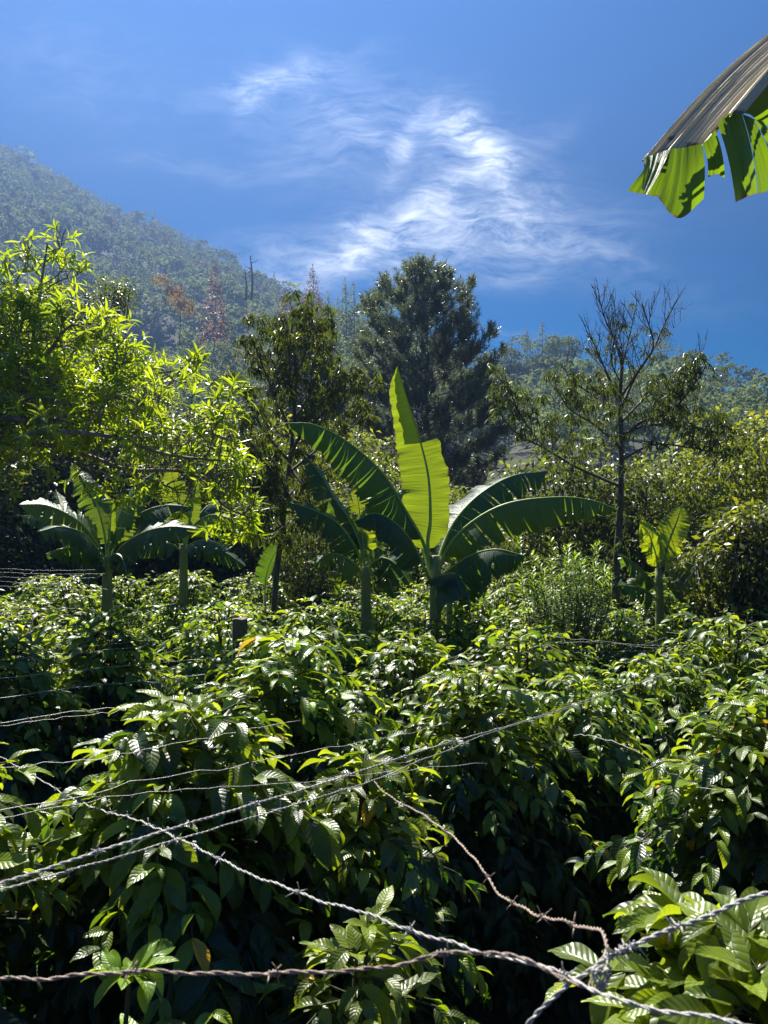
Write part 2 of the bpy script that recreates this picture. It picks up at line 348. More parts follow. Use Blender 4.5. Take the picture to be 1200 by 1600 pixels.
# ------------------------------------------------------------------ far forest
def rquads(buf, C, N, S, rng, rv, yv=0.0, asp=0.75):
    """irregular leafy facets at C facing N"""
    n = len(C); N = nrm(N); a = nrm(np.cross(N, rdir(rng, n))); b = np.cross(N, a)
    S = np.broadcast_to(S, (n,))[:, None]
    cs = [(-1, -.6), (.5, -1), (1, .5), (-.4, 1)]
    V = np.stack([C+S*((u+rng.normal(0, .2, (n, 1)))*a+asp*(v+rng.normal(0, .2, (n, 1)))*b+rng.normal(0, .12, (n, 1))*N) for u, v in cs], 1)
    buf.add(V, np.arange(n*4).reshape(-1, 4), None, np.repeat(np.broadcast_to(rv, (n,)), 4), np.repeat(np.broadcast_to(yv, (n,)), 4))
def far_broad(rng, n=320, h=1.0):     # unit height
    b = Buf(); C = []; Nn = []; k = rng.integers(5, 9)
    cs = [(rng.normal(0, .15), rng.normal(0, .15), rng.uniform(.45, .82), rng.uniform(.13, .23)) for _ in range(k)]
    for i in range(n):
        c = cs[i % k]; d = rdir(rng, 1)[0]; 
        if d[2] < -.3: d[2] *= -.6
        d[2] *= .8; C.append((c[0]+d[0]*c[3], c[1]+d[1]*c[3], c[2]+d[2]*c[3])); Nn.append(d+rng.normal(0, .28, 3))
    rquads(b, np.array(C), np.array(Nn), rng.uniform(.020, .045, n)*(320/n)**.5, rng, rng.uniform(.1, .9, n))
    return b
def far_conifer(rng, n=320, slim=.2):
    b = Buf(); t = rng.uniform(0, 1, n)**.75; z = .12+.88*(1-t)
    tier = .75+.35*np.abs(np.sin(z*34)); r = slim*(t**.85)*tier*rng.uniform(.55, 1.1, n)+.006
    th = rng.uniform(0, 2*math.pi, n); r = r*(1+.25*np.sin(th*3+z*9))
    C = np.stack([r*np.cos(th), r*np.sin(th), z-r*.25], 1); N = np.stack([np.cos(th)*.6, np.sin(th)*.6, np.full(n, .8)], 1)+rng.normal(0, .22, (n, 3))
    rquads(b, C, N, (.016+.03*t)*(320/n)**.5, rng, rng.uniform(.1, .9, n), asp=.6)
    return b
def far_pine(rng, n=320):             # bare lower trunk, layered flat clumps
    b = Buf(); k = 16; C = []; Nn = []
    cs = []
    for i in range(k):
        z = .38+.6*(i/k); rr = .24*math.sin(math.pi*min(1, (1-(z-.3)/.72)+.15))**.7*rng.uniform(.3, 1); th = rng.uniform(0, 6.28)
        cs.append((rr*math.cos(th), rr*math.sin(th), z, rng.uniform(.05, .10)))
    for i in range(n):
        c = cs[i % k]; d = rdir(rng, 1)[0]; C.append((c[0]+d[0]*c[3]*1.3, c[1]+d[1]*c[3]*1.3, c[2]+d[2]*c[3]*.5)); Nn.append(d+np.array((0, 0, .6)))
    rquads(b, np.array(C), np.array(Nn), rng.uniform(.018, .036, n)*(320/n)**.5, rng, rng.uniform(.1, .8, n))
    return b
def trunk_buf(h, r, lean=.02):
    b = Buf(); z = np.linspace(-.05, h, 6); tube(b, np.stack([lean*np.sin(z*3), 0*z, z], 1), r*(1-.8*np.linspace(0, 1, 6)), 5); return b

def make_forest():
    rng = np.random.default_rng(5)
    kinds = []
    for i in range(4): kinds.append(far_broad(rng, 210))
    for i in range(3): kinds.append(far_conifer(rng, 220, rng.uniform(.15, .22)))
    kinds.append(far_pine(rng, 200))
    packs = [(np.concatenate(b.V), np.concatenate(b.F), np.concatenate(b.r)) for b in kinds]
    hi = [far_broad(rng, 900) for _ in range(4)]+[far_conifer(rng, 900, s) for s in (.15, .19, .23)]+[far_pine(rng, 800)]
    hm = []
    for i, b in enumerate(hi):
        nm = 'crown'; hm.append((b.mesh('tree_crown', M['forest'], False), trunk_buf(.9 if i > 3 else .6, .014).mesh('tree_trunk', M['bark'], True)))
    # candidate spots over the visible wedge
    N = 13000
    px = rng.uniform(-120, 1320, N); d = np.sqrt(rng.uniform(125**2, 535**2, N))
    x = (px-600)/1200*d; y = d; z = ground_z(x, y)
    D2 = prof_px(RIDGE, px, 2); D1 = prof_px(MTN, px, 2)
    keep = (d < D2+22) | ((px < 640) & (d < D1+14) & (d > D2+60)) 
    keep &= (d > 150) | (rng.uniform(0, 1, N) < .55)
    # thin by spacing
    cell = {}; sel = []
    for i in np.nonzero(keep)[0]:
        s = 7.6 if d[i] < 290 else 8.0
        k = (int(x[i]//s), int(y[i]//s))
        if k in cell: continue
        cell[k] = 1; sel.append(i)
    sel = np.array(sel)
    H = np.where(d < 290, rng.uniform(9, 17, N), rng.uniform(9, 16, N))*np.where(rng.uniform(0, 1, N) < .12, 1.2, 1)
    conp = np.clip(.45+.35*np.sin(x*.03)*np.cos(y*.04), .15, .85)
    kind = np.where(rng.uniform(0, 1, N) < conp, rng.integers(4, 8, N), rng.integers(0, 4, N))
    kind = np.where((px > 1080) & (rng.uniform(0, 1, N) < .5), 7, kind)
    # individuals: ridge-line and nearest trees
    score = H/d+np.where(np.abs(d-D2) < 20, .04, 0); order = sel[np.argsort(-score[sel])]
    ind = order[:250]; rest = order[250:]
    kn = lambda k: 'rounded broadleaf trees' if k < 4 else ('pointed conifers' if k < 7 else 'layered pines')
    ind = ind[np.argsort(px[ind])]; cnt = {}
    for i in ind:
        k = int(kind[i]); where = 'on the hazy ridge line' if abs(d[i]-D2[i]) < 22 else 'low on the hazy wooded slope' if d[i] < D2[i] else 'high on the hazy mountain'
        key = kn(k)+' '+where; cnt[key] = cnt.get(key, 0)+1
        lab = '%s from the left among the %s' % (ordinal(cnt[key]), key)
        root = empty('broadleaf_tree' if k < 4 else 'conifer_tree' if k < 7 else 'pine_tree', (x[i], y[i], z[i]-.3), lab, 'tree', key, rng.uniform(0, 6.28))
        root.scale = (H[i], H[i], H[i])
        c = link('crown', hm[k][0], root); t = link('trunk', hm[k][1], root)
    # the rest reads as one mass
    b = Buf()
    for k in range(8):
        ii = rest[kind[rest] == k]; V, F, r = packs[k]; n = len(ii)
        a = rng.uniform(0, 6.28, n); ca, sa = np.cos(a), np.sin(a); h = H[ii]; w = h*rng.uniform(.9, 1.3, n)
        X = (V[None, :, 0]*ca[:, None]-V[None, :, 1]*sa[:, None])*w[:, None]+x[ii][:, None]
        Y = (V[None, :, 0]*sa[:, None]+V[None, :, 1]*ca[:, None])*w[:, None]+y[ii][:, None]
        Z = V[None, :, 2]*h[:, None]+z[ii][:, None]-.4
        tone = rng.uniform(-.45, .45, n)
        b.add(np.stack([X, Y, Z], -1), F[None]+(np.arange(n)*len(V))[:, None, None], None, np.clip(r[None]+tone[:, None], 0, 1).ravel(), np.repeat(np.where(rng.uniform(0, 1, n) < .04, .45, 0), len(V)))
    o = b.obj('forest', M['forest'], None, False); o['kind'] = 'stuff'; o['label'] = 'hazy green forest covering the mountain and ridge slopes'; o['category'] = 'forest'
    print('forest individuals', len(ind), 'rest', len(rest))
make_forest()

def special_far(name, buf, px, ytop, ybase, d, mat, label, sx=1.0, tr=True, trh=.9, trr=.012):
    p0 = P(px, ybase, d); p1 = P(px, ytop, d); h = p1[2]-p0[2]
    root = empty(name, tuple(p0), label, 'tree'); root.scale = (h*sx, h*sx, h)
    if buf: buf.obj('crown', mat, root, False)
    if tr: trunk_buf(trh, trr).obj('trunk', M['bark_pale'] if trh > .95 else M['bark'], root)
rg = np.random.default_rng(77)
for q, (a_, b_, c_, kd, lb) in enumerate([(512,452,205,1,'hazy conifer just right of the rust red tree on the ridge'), (527,462,200,1,'short hazy conifer left of the twin pointed conifers'), (572,458,205,1,'hazy conifer between the twin conifers and the domed tree'),
        (797,518,232,0,'rounded hazy tree at the left end of the right ridge'), (822,510,236,1,'broad hazy conifer left of the spire on the right ridge'), (846,500,238,1,'tallest pointed spire on the right ridge'), (868,513,240,0,'rounded hazy tree just right of the spire on the right ridge'),
        (893,516,242,0,'broad domed hazy tree left of the half bare tree on the right ridge'), (1040,526,246,0,'broad domed hazy tree right of the half bare tree on the ridge'), (1062,536,246,1,'hazy conifer beside the domed tree at the right of the ridge'),
        (1084,546,246,2,'hazy layered pine left of the open flat topped pine'), (1126,550,244,2,'open flat topped pine with sky showing under its crown'), (1150,566,248,2,'second layered pine from the right edge of the ridge'), (1182,572,246,2,'layered pine at the far right end of the ridge'), (930,530,246,1,'hazy conifer behind the left twigs of the half bare tree')]):
    bf = far_broad(rg, 1300) if kd == 0 else far_conifer(rg, 1300, rg.uniform(.22, .30)) if kd == 1 else far_pine(rg, 1000)
    special_far(('broadleaf_tree', 'conifer_tree', 'pine_tree')[kd], bf, a_, b_, b_+82, c_, M['forest'], lb, rg.uniform(.85, 1.1))
special_far('deciduous_tree', far_broad(rg, 900), 281, 425, 535, 165, M['golden_tree'], 'small golden yellow tree standing alone on the hazy left slope', .75)
special_far('deciduous_tree', far_conifer(rg, 600, .26), 335, 410, 545, 170, M['rusty_tree'], 'thin sparse rust brown tree with tall pale trunk below the snag', .8, True, .96, .009)
special_far('deciduous_tree', far_conifer(rg, 1100, .24), 488, 412, 520, 185, M['rusty_tree'], 'rust red tree with pointed top on the ridge line', 1.0)
special_far('conifer_tree', far_conifer(rg, 1200, .2), 539, 434, 570, 180, M['forest'], 'left spire of the twin pointed conifers beside the big pine', .8)
special_far('conifer_tree', far_conifer(rg, 1200, .2), 552, 437, 570, 183, M['forest'], 'right spire of the twin pointed conifers beside the big pine', .8)
special_far('broadleaf_tree', far_broad(rg, 1400), 590, 436, 530, 180, M['forest'], 'round dense domed tree on the ridge just left of the big pine', 1.05)
special_far('deciduous_tree', far_conifer(rg, 700, .25), 445, 452, 520, 190, M['rusty_tree'], 'short rusty brown tree just left of the rust red tree', 1.0)
def snag(px, y0, y1, d, label):
    a, b_ = P(px, y1, d), P(px, y0, d); root = Buf(); n = 8; t = np.linspace(0, 1, n)[:, None]
    p = (b_-a)*t; p[:, 0] += .3*np.sin(t[:, 0]*4); tube(root, p, .35*(1-.6*t[:, 0]), 6)
    for k, s in ((.55, 1), (.7, -1), (.83, 1)):
        q = (b_-a)*k; tube(root, [q, q+arr(s*1.3, 0, .5), q+arr(s*1.9, 0, 1.2)], [.14, .09, .04], 5)
    o = root.obj('dead_tree', M['bark']); o.location = tuple(a); tag(o, label, 'dead tree')
snag(393, 400, 470, 200, 'tall bare dead trunk rising above the left ridge line')
snag(384, 420, 470, 205, 'short bare dead trunk beside the taller dead trunk')

# ------------------------------------------------------------------ coffee
TA = [leaf_tpl(.215, 10, 2, f, dr, .10, .85, .85, tw, s) for f, dr, tw, s in ((18, 35, 10, 0), (28, 60, -20, 1), (10, 20, 15, 2), (22, 80, 0, 3), (30, 45, -10, 4))]
TB = [leaf_tpl(.22, 5, 1, f, dr, .05, .85, .85, tw, s) for f, dr, tw, s in ((18, 35, 10, 0), (28, 60, -20, 1), (12, 20, 15, 2), (22, 80, 0, 3))]
TC = [leaf_tpl(.23, 3, 1, f, dr) for f, dr in ((18, 35), (28, 65), (12, 20))]
def coffee_buf(rng, h, R, tpl, leaf=.14, stems=4, node=.055, sparse=0.0, low=.12, gold=.006):
    fb, sb = Buf(), Buf()
    Pn, D, U, S, Rr, Yy = [], [], [], [], [], []
    for s in range(stems):
        a0 = s/stems*6.28+rng.uniform(-.5, .5); hh = h*rng.uniform(.82, 1.0) if s else h; lean = rng.uniform(.12, .34)*R if s else .05
        n = 9; t = np.linspace(0, 1, n); sx = math.cos(a0)*lean*t**1.3+.02*np.sin(t*5+s); sy = math.sin(a0)*lean*t**1.3+.02*np.cos(t*4+s)
        sp_ = np.stack([sx, sy, hh*t*.97], 1); tube(sb, sp_, .018*(1-.7*t), 5)
        tiers = int(hh*(1-low)/.072)
        for k in range(tiers):
            f = low+(1-low)*(k+1)/tiers; c = np.array([np.interp(f, t, sp_[:, i]) for i in range(3)])
            top = 1-f
            Lb = R*(.36+.96*min(1, top*2.6)**.75*(1 if f > .3 else .75+.8*f))*rng.uniform(.7, 1.12)*.9
            for q in range(2):
                if rng.uniform() < sparse: continue
                a = a0+k*1.45+q*math.pi+rng.uniform(-.3, .3)
                up = .75*(f**2)+.15; o = np.array((math.cos(a), math.sin(a), 0)); m = max(3, int(Lb/node))
                tt = np.linspace(0, 1, m+1); rr_ = Lb*(tt-.12*tt**2); zz = Lb*(up*tt-(.45+.35*up)*tt**2)
                lat = c+o*rr_[:, None]+np.array((0, 0, 1))*zz[:, None]; lat += rng.normal(0, .006, lat.shape)
                if m >= 3: tube(sb, lat[::2] if m > 5 else lat, .004, 3, cap=False)
                dl = nrm(np.gradient(lat, axis=0)); side = np.cross(o, (0, 0, 1.0))
                for j in range(1, m+1):
                    if tt[j] < .22 and f < .7 and rng.uniform() < .75: continue
                    tipf = (j >= m-1)
                    for sg in (-1, 1):
                        if rng.uniform() < .1: continue
                        ang = rng.uniform(.5, 1.05)*(0.55 if tipf else 1)
                        d = dl[j]*math.cos(ang)+side*sg*math.sin(ang)+np.array((0, 0, rng.uniform(-.5, .16)+(.65 if tipf and f > .55 else 0)))
                        Pn.append(lat[j]); D.append(d); U.append((rng.normal(0, .28)+o[0]*.15, rng.normal(0, .28)+o[1]*.15, 1))
                        S.append(leaf*rng.uniform(.5, 1.25)*(.75 if tipf else 1)); Rr.append(rng.uniform(0, 1))
                        yg = rng.uniform(.25, 1)*(f > .5) if tipf and rng.uniform() < .85 else (rng.uniform(.0, .7) if f > .72 else 0)  # upper leaves paler: young growth, plus backlit glow put into the colour
                        Yy.append(2.0 if rng.uniform() < gold else yg)
        # crown tuft
        for q in range(7):
            a = q*2.4; Pn.append(sp_[-1]); D.append((math.cos(a), math.sin(a), rng.uniform(.1, .9))); U.append((0, 0, 1)); S.append(leaf*rng.uniform(.6, 1)); Rr.append(.8); Yy.append(rng.uniform(.4, 1))
    scatter(fb, tpl, Pn, D, U, S, Rr, Yy, rng)
    return fb, sb
bush_n = 0
def bush_at(fb, sb, x, y, mat, label, group=None, rz=0, sc_=1.0):
    global bush_n
    r = empty('coffee_bush', (x, y, gz(x, y)-.03), label, 'coffee bush', group, rz); r.scale = (sc_,)*3
    link('foliage', fb if isinstance(fb, bpy.types.Mesh) else fb.mesh('foliage', mat), r); link('stem', sb if isinstance(sb, bpy.types.Mesh) else sb.mesh('stem', M['stem_green']), r)
    bush_n += 1
def make_coffee():
    rng = np.random.default_rng(11)
    near = [  # px, d, top_y, R, leaf, stems, low, sparse, label
        (1135, 1.50, 1395, .34, .155, 8, .25, .0, 'nearest coffee bush with large lime leaves behind the knotted wires at the lower right corner'),
        (1190, 3.4, 1075, .62, .135, 5, .12, 0, 'tall coffee bush at the right edge above the nearest one'),
        (300, 2.95, 1078, .72, .150, 6, .12, 0, 'big broad coffee bush at the left crossed by the grey barbed wires'),
        (560, 3.1, 1165, .50, .145, 4, .25, .1, 'coffee bush with hanging leaves under the crossing of the wires'),
        (-90, 2.5, 1150, .50, .145, 4, .15, 0, 'coffee bush cut by the left edge under the thin wires'),
        (450, 4.3, 985, .80, .150, 5, .12, 0, 'dense coffee bush in front of the sawn post'),
        (740, 4.4, 1030, .72, .135, 5, .12, 0, 'coffee bush in the middle above the black hollow'),
        (900, 4.8, 1045, .68, .135, 5, .12, 0, 'coffee bush right of the middle behind the long straight wires'),
        (170, 6.0, 945, .62, .150, 5, .12, 0, 'rounded coffee bush at the left with a dark open base'),
        (20, 5.2, 985, .62, .140, 5, .12, 0, 'coffee bush at the left edge behind the stacked thin wires'),
        (1030, 6.4, 1022, .85, .130, 6, .12, 0, 'coffee bush left of the right edge below the far wires'),
        (1215, 5.2, 1050, .62, .130, 5, .12, 0, 'coffee bush cut by the right edge below the vine covered tree'),
        (640, 6.6, 985, .80, .135, 5, .12, 0, 'coffee bush just in front of the tall banana stem'),
        (330, 5.6, 1010, .55, .140, 4, .12, 0, 'small coffee bush between the rounded one and the sawn post'),
        (185, 1.95, 1490, .17, .140, 1, .55, .35, 'low leafy coffee sprig behind the rusty wire at the bottom left'),
        (400, 6.2, 984, .36, .13, 4, .12, 0, 'narrow coffee bush hiding the lower part of the sawn post'),
        (560, 2.35, 1420, .34, .135, 3, .4, .15, 'low coffee shoots below the galvanised wire near the bottom middle'),
        (800, 6.9, 1000, .75, .130, 5, .12, 0, 'coffee bush below the narrow leaved shrub'),
        (1110, 4.2, 1240, .45, .130, 4, .12, 0, 'low coffee bush before the dark gap at the right'),
    ]
    for px, d, ty, R, lf, st, low, spa, lab in near:
        x = (px-600)/1200*d; h = (CZ-(ty-800)/1200*d)-gz(x, d)
        tpl = TA if d < 4.9 else TB
        fb, sb = coffee_buf(rng, h, R, tpl, lf, st, .052 if d < 4 else .06, spa, low, .05 if d < 1.55 else .005)
        if d < 1.55: fb.y = [np.where((v < 1.5) & (r_ > .35), np.maximum(v, .45*r_), v) for v, r_ in zip(fb.y, fb.r)]
        bush_at(fb, sb, x, d, M['coffee'], lab, None, 0)
    taken = [((a[0]-600)/1200*a[1], a[1], a[3]) for a in near if a[1] > 2.2]
    vb = []
    for i in range(5):
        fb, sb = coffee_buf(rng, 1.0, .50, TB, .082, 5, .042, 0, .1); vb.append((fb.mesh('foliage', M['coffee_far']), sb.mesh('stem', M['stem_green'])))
    vc = []
    for i in range(5):
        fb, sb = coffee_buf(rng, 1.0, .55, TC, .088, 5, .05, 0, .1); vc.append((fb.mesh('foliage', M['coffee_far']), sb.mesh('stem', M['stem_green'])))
    n = 0; rown = 0
    y = 5.9
    while y < 27:
        step = 1.28 if y < 12 else 1.45; x0 = -(.56*y+1.2); x = x0+rng.uniform(0, .8); rown += 1; coln = 0
        while x < .56*y+1.2:
            xx, yy = x+rng.uniform(-.25, .25), y+rng.uniform(-.3, .3); x += step
            if any((xx-a)**2+(yy-b)**2 < (c*.8+.35)**2 for a, b, c in taken): continue
            ty = np.interp(yy, [5.5, 7, 9, 12, 16, 20, 27], [1000, 962, 955, 925, 893, 868, 848])
            h = (CZ-(ty-800)/1200*yy)-gz(xx, yy); h *= rng.uniform(.78, 1.1)
            px = 600+1200*xx/yy
            if not -130 < px < 1330: continue
            coln += 1
            lab = 'glossy coffee bush, %s from the left in the %s row of the field behind' % (ordinal(coln), ordinal(rown))
            f, s = (vb if yy < 11 else vc)[rng.integers(0, 5)]
            bush_at(f, s, xx, yy, None, lab, 'coffee bushes of the crowded field', rng.uniform(0, 6.28), h); n += 1
        y += step*.95
    print('field bushes', n)
make_coffee()

# ------------------------------------------------------------------ bananas
def blade(pts, W, rng, N=(0, 0, 1), near=70, far=25, t0=.16, tears=8, wn=1.0, wf=1.0, n=72, mcols=6, N2=None, gap=.3, fl=1.0, fold=None):
    """banana blade: midrib spline pts, half width W, droop angles of the near / far half"""
    p, L = resample(catmull(pts, 120), n)
    T, A, B = frames(p); t = np.linspace(0, 1, n)
    N = np.array(N, float); N2 = N if N2 is None else np.array(N2, float)
    Nn = N[None]*(1-t[:, None])+N2[None]*t[:, None]; Nn = nrm(Nn-T*np.sum(Nn*T, 1, keepdims=True)); Sd = np.cross(T, Nn)
    my = Sd[n//3:, 1].mean(); sgn_near = 1.0 if (abs(my) < .3 or my < 0) else -1.0
    tb = (t-t0)/(1-t0); w = W*np.clip(tb/.10, 0, 1)**.55*np.clip(1-np.clip(tb, 0, 1)**3.6, 0, 1)**.75
    i0 = int(np.searchsorted(tb, .002)); out = Buf()
    rw = [np.interp(np.arange(n), np.sort(rng.uniform(0, n, 26)), rng.normal(0, 1, 26)) for _ in range(4)]
    for side in (0, 1):
        sg = sgn_near if side == 0 else -sgn_near; ph0 = RX(near if side == 0 else far); ww = w*(wn if side == 0 else wf)
        fi = int(fold*(n-1)) if (fold and side == 0) else None
        cuts = sorted(set([i0, n-1]+[int(v) for v in rng.uniform(i0+3, n-5, tears)]+([fi] if fi else [])))
        for a, b in zip(cuts[:-1], cuts[1:]):
            if b-a < 1: continue
            idx = np.arange(a, b+1); off = rng.normal(0, RX(11))*fl; fd = bool(fi) and a >= fi; k = len(idx); rows = []; uvs = []
            g = gap*rng.uniform(.2, 1.0)*min(1.0, (b-a)/6)
            s_ = np.linspace(-1, 1, k); shift = rng.normal(0, .15)
            for m in range(mcols+1):
                u = m/mcols
                # integrate direction outwards
                if m == 0: q = p[idx].copy(); 
                else:
                    ph = (RX(-158)+0*idx if fd else ph0*(.35+.75*u)+off*u+RX(7)*rw[side][idx]*u+RX(3)*np.sin(idx*1.7+side*2)*u)
                    dirv = sg*Sd[idx]*np.cos(ph)[:, None]-Nn[idx]*np.sin(ph)[:, None]
                    lean = T[idx]*(.22+shift*.3)
                    q = q+(dirv+lean*.5)*(ww[idx]/mcols)[:, None]
                    q = q-T[idx]*(s_*g*(L/n)*min(k, 8)*.5*(u-(m-1)/mcols))[:, None]
                    edge = RX(0)
                    if m == mcols: q = q+nrm(dirv)*((rng.normal(0, .010, k)+.014*rw[2+side][idx])*W/.3)[:, None]
                rows.append(q.copy()); uvs.append(np.stack([np.full(k, u), t[idx]*L+side*7.3], 1))
            V = np.stack(rows, 1).reshape(-1, 3); uv = np.stack(uvs, 1).reshape(-1, 2)
            F = grid_faces(k, mcols+1); F = F if sg > 0 else F[:, ::-1]
            out.add(V, F, uv, rng.uniform(.1, .9), 0)
    return out, p, L
def banana_plant(name_lab, base, top, leaves, stem_r, seed, group=None, extra_stems=()):
    rng = np.random.default_rng(seed)
    root = empty('banana_plant', tuple(base), name_lab, 'banana plant', group)
    b0 = np.array(base); b = Buf()
    def stem(buf, pa, pb, r):
        t = np.linspace(0, 1, 12)[:, None]; q = (pa-b0)*(1-t)+(pb-b0)*t; q[:, 0] += .02*np.sin(t[:, 0]*3)
        tube(buf, q, r*(1.25-.55*t[:, 0])*(1+.05*np.sin(t[:, 0]*23)), 12)
    stem(b, b0, np.array(top), stem_r); b.obj('pseudostem', M['pseudo'], root)
    for e in extra_stems:
        b = Buf(); stem(b, np.array(e[0]), np.array(e[1]), e[2]); b.obj('pseudostem', M['pseudo'], root)
    for lf in leaves:
        lf = dict(lf); pts = [P(*q)-b0 for q in lf.pop('p')]; rr = lf.pop('r', .02); y = lf.pop('y', 0.0); lab = lf.pop('label', None)
        W = lf.pop('W'); bb, p, L = blade(pts, W, rng, **lf)
        if y: bb.y = [v*0+y for v in bb.y]  # y paints a brighter backlit tone into leaves meant to glow
        o = bb.obj('leaf', M['banana'], root)
        if lab: o['label'] = lab
        r = Buf(); k = len(p); t = np.linspace(0, 1, k); tube(r, p, rr*(1-.88*t), 6); r.obj('midrib', M['midrib'], o)
    return root
# the tall middle plant
D0 = 9.0
xb = P(672, 985, D0); xb[2] = gz(xb[0], xb[1])-.05
C = lambda px, py, dd=0: (px, py, D0+dd)
banana_plant('tallest banana plant in the middle with one upright glowing leaf', xb, P(680, 868, D0), [
    dict(p=[C(676,905),C(668,850,.02),C(672,810,.05),C(669,745,.1),C(655,684,.15),C(638,630,.1),C(621,573,0)], W=.30, N=(-.05,-1,.12), near=8, far=8, t0=.13, tears=0, wn=.80, wf=1.12, gap=.02, fl=.2, y=.45, r=.026, fold=.645, label='upright leaf in brighter yellow green for its backlit glow, tip folded'),
    dict(p=[C(674,905),C(662,850,-.05),C(632,795,-.1),C(598,740,-.2),C(545,692,-.35),C(492,664,-.5),C(446,661,-.6)], W=.44, N=(.3,-.2,1), near=86, far=78, t0=.18, tears=15, wn=1.0, wf=.95, gap=.3, r=.026, fl=.8),
    dict(p=[C(676,920),C(660,880,-.2),C(640,842,-.35),C(615,815,-.5),C(585,802,-.6),C(553,815,-.7)], W=.36, N=(.2,-.5,1), near=52, far=60, t0=.26, tears=5, gap=.1, r=.02, fl=.5),
    dict(p=[C(672,900),C(655,845,.3),C(640,810,.5),C(615,788,.6),C(585,790,.7),C(560,810,.8)], W=.30, N=(.1,-.6,.8), near=45, far=20, t0=.3, tears=3, y=.3, r=.018),
    dict(p=[C(680,900),C(690,858,.2),C(712,812,.4),C(750,772,.6),C(800,744,.8),C(855,736,1.0)], W=.44, N=(-.25,-.45,.85), near=60, far=35, t0=.13, tears=12, gap=.3, r=.022, fl=1.0),
    dict(p=[C(682,905),C(695,865,-.1),C(730,822,-.25),C(790,788,-.35),C(870,777,-.5),C(925,782,-.55),C(966,797,-.6)], W=.42, N=(-.1,-.2,1), near=74, far=40, t0=.12, tears=11, y=.12, gap=.32, r=.026, fl=1.1),
    dict(p=[C(680,915),C(700,892,-.3),C(735,868,-.5),C(775,858,-.7),C(820,868,-.9)], W=.50, N=(-.1,-.15,1), near=82, far=70, t0=.06, tears=11, gap=.3, r=.02),
    dict(p=[C(680,915),C(690,898,.2),C(710,890,.4),C(735,905,.6),C(750,940,.7)], W=.26, N=(-.4,-.3,.9), near=60, far=50, t0=.2, tears=8, gap=.5, r=.016),
    dict(p=[C(676,920),C(690,900,-.3),C(712,897,-.5),C(728,920,-.6),C(735,955,-.65)], W=.22, N=(.5,-.5,.9), near=60, far=50, t0=.2, tears=6, gap=.5, r=.016),
    dict(p=[C(680,900),C(684,865,.3),C(700,850,.6),C(740,858,.9),C(770,890,1.0)], W=.30, N=(0,-.3,1), near=70, far=60, t0=.2, tears=6, y=.3, r=.016),
], .085, 21, None, [((xb[0]+.16, xb[1]+.12, xb[2]), tuple(P(702, 905, D0+.2)), .045)])

def plant(label, px, d, pytop, stem_r, seed, specs, group=None):
    b = P(px[0], 960, d); b[2] = gz(b[0], b[1])-.05
    lv = []
    for sp_ in specs:
        sp_ = dict(sp_); dd = sp_.pop('dd', 0.0); q = sp_['p']; k = len(q)-1
        sp_['p'] = [(x, y, d+dd*(i/k)) for i, (x, y) in enumerate(q)]
        if sp_['near'] > 65: sp_['near'] -= 20; sp_['N'] = (sp_['N'][0], sp_['N'][1]-.25, sp_['N'][2])
        if 'y' not in sp_ and (len(lv)*7+seed) % 4 == 0: sp_['y'] = .35  # some further leaves coloured brighter, as if sunlit
        sp_['fl'] = 1.4; sp_['gap'] = sp_.get('gap', .3)*1.5
        lv.append(sp_)
    return banana_plant(label, b, P(px[1], pytop, d), lv, stem_r, seed, group)
plant('torn banana plant behind and left of the tallest one', (568, 571), 10.6, 885, .085, 31, [
    dict(p=[(570,895),(562,850),(545,810),(520,775),(500,740),(476,712)], W=.30, N=(.5,-.6,.8), near=60, far=35, tears=7, gap=.3, dd=.3, y=.1),
    dict(p=[(568,900),(555,855),(525,815),(485,795),(448,784)], W=.32, N=(.3,-.3,1), near=72, far=30, tears=9, gap=.35, dd=-.5),
    dict(p=[(570,890),(566,840),(562,800),(556,762)], W=.20, N=(.2,-1,.1), near=15, far=20, tears=2, y=.7, dd=.3),
    dict(p=[(568,905),(558,885),(535,868),(510,866),(490,885)], W=.32, N=(.2,-.3,1), near=75, far=50, tears=9, gap=.4, dd=-.6),
    dict(p=[(572,900),(582,880),(600,872),(622,885),(640,915)], W=.26, N=(-.3,-.4,1), near=70, far=45, tears=9, gap=.5, dd=-.4),
    dict(p=[(572,900),(580,850),(588,805),(590,762)], W=.28, N=(.2,-.9,.3), near=30, far=30, tears=3, dd=.8),
    dict(p=[(572,905),(590,890),(605,900),(618,935)], W=.22, N=(-.5,-.4,.9), near=70, far=60, tears=8, gap=.6, dd=-.2),
    dict(p=[(568,905),(550,890),(535,905),(528,940)], W=.22, N=(.5,-.4,.9), near=70, far=60, tears=8, gap=.6, dd=.2),
])
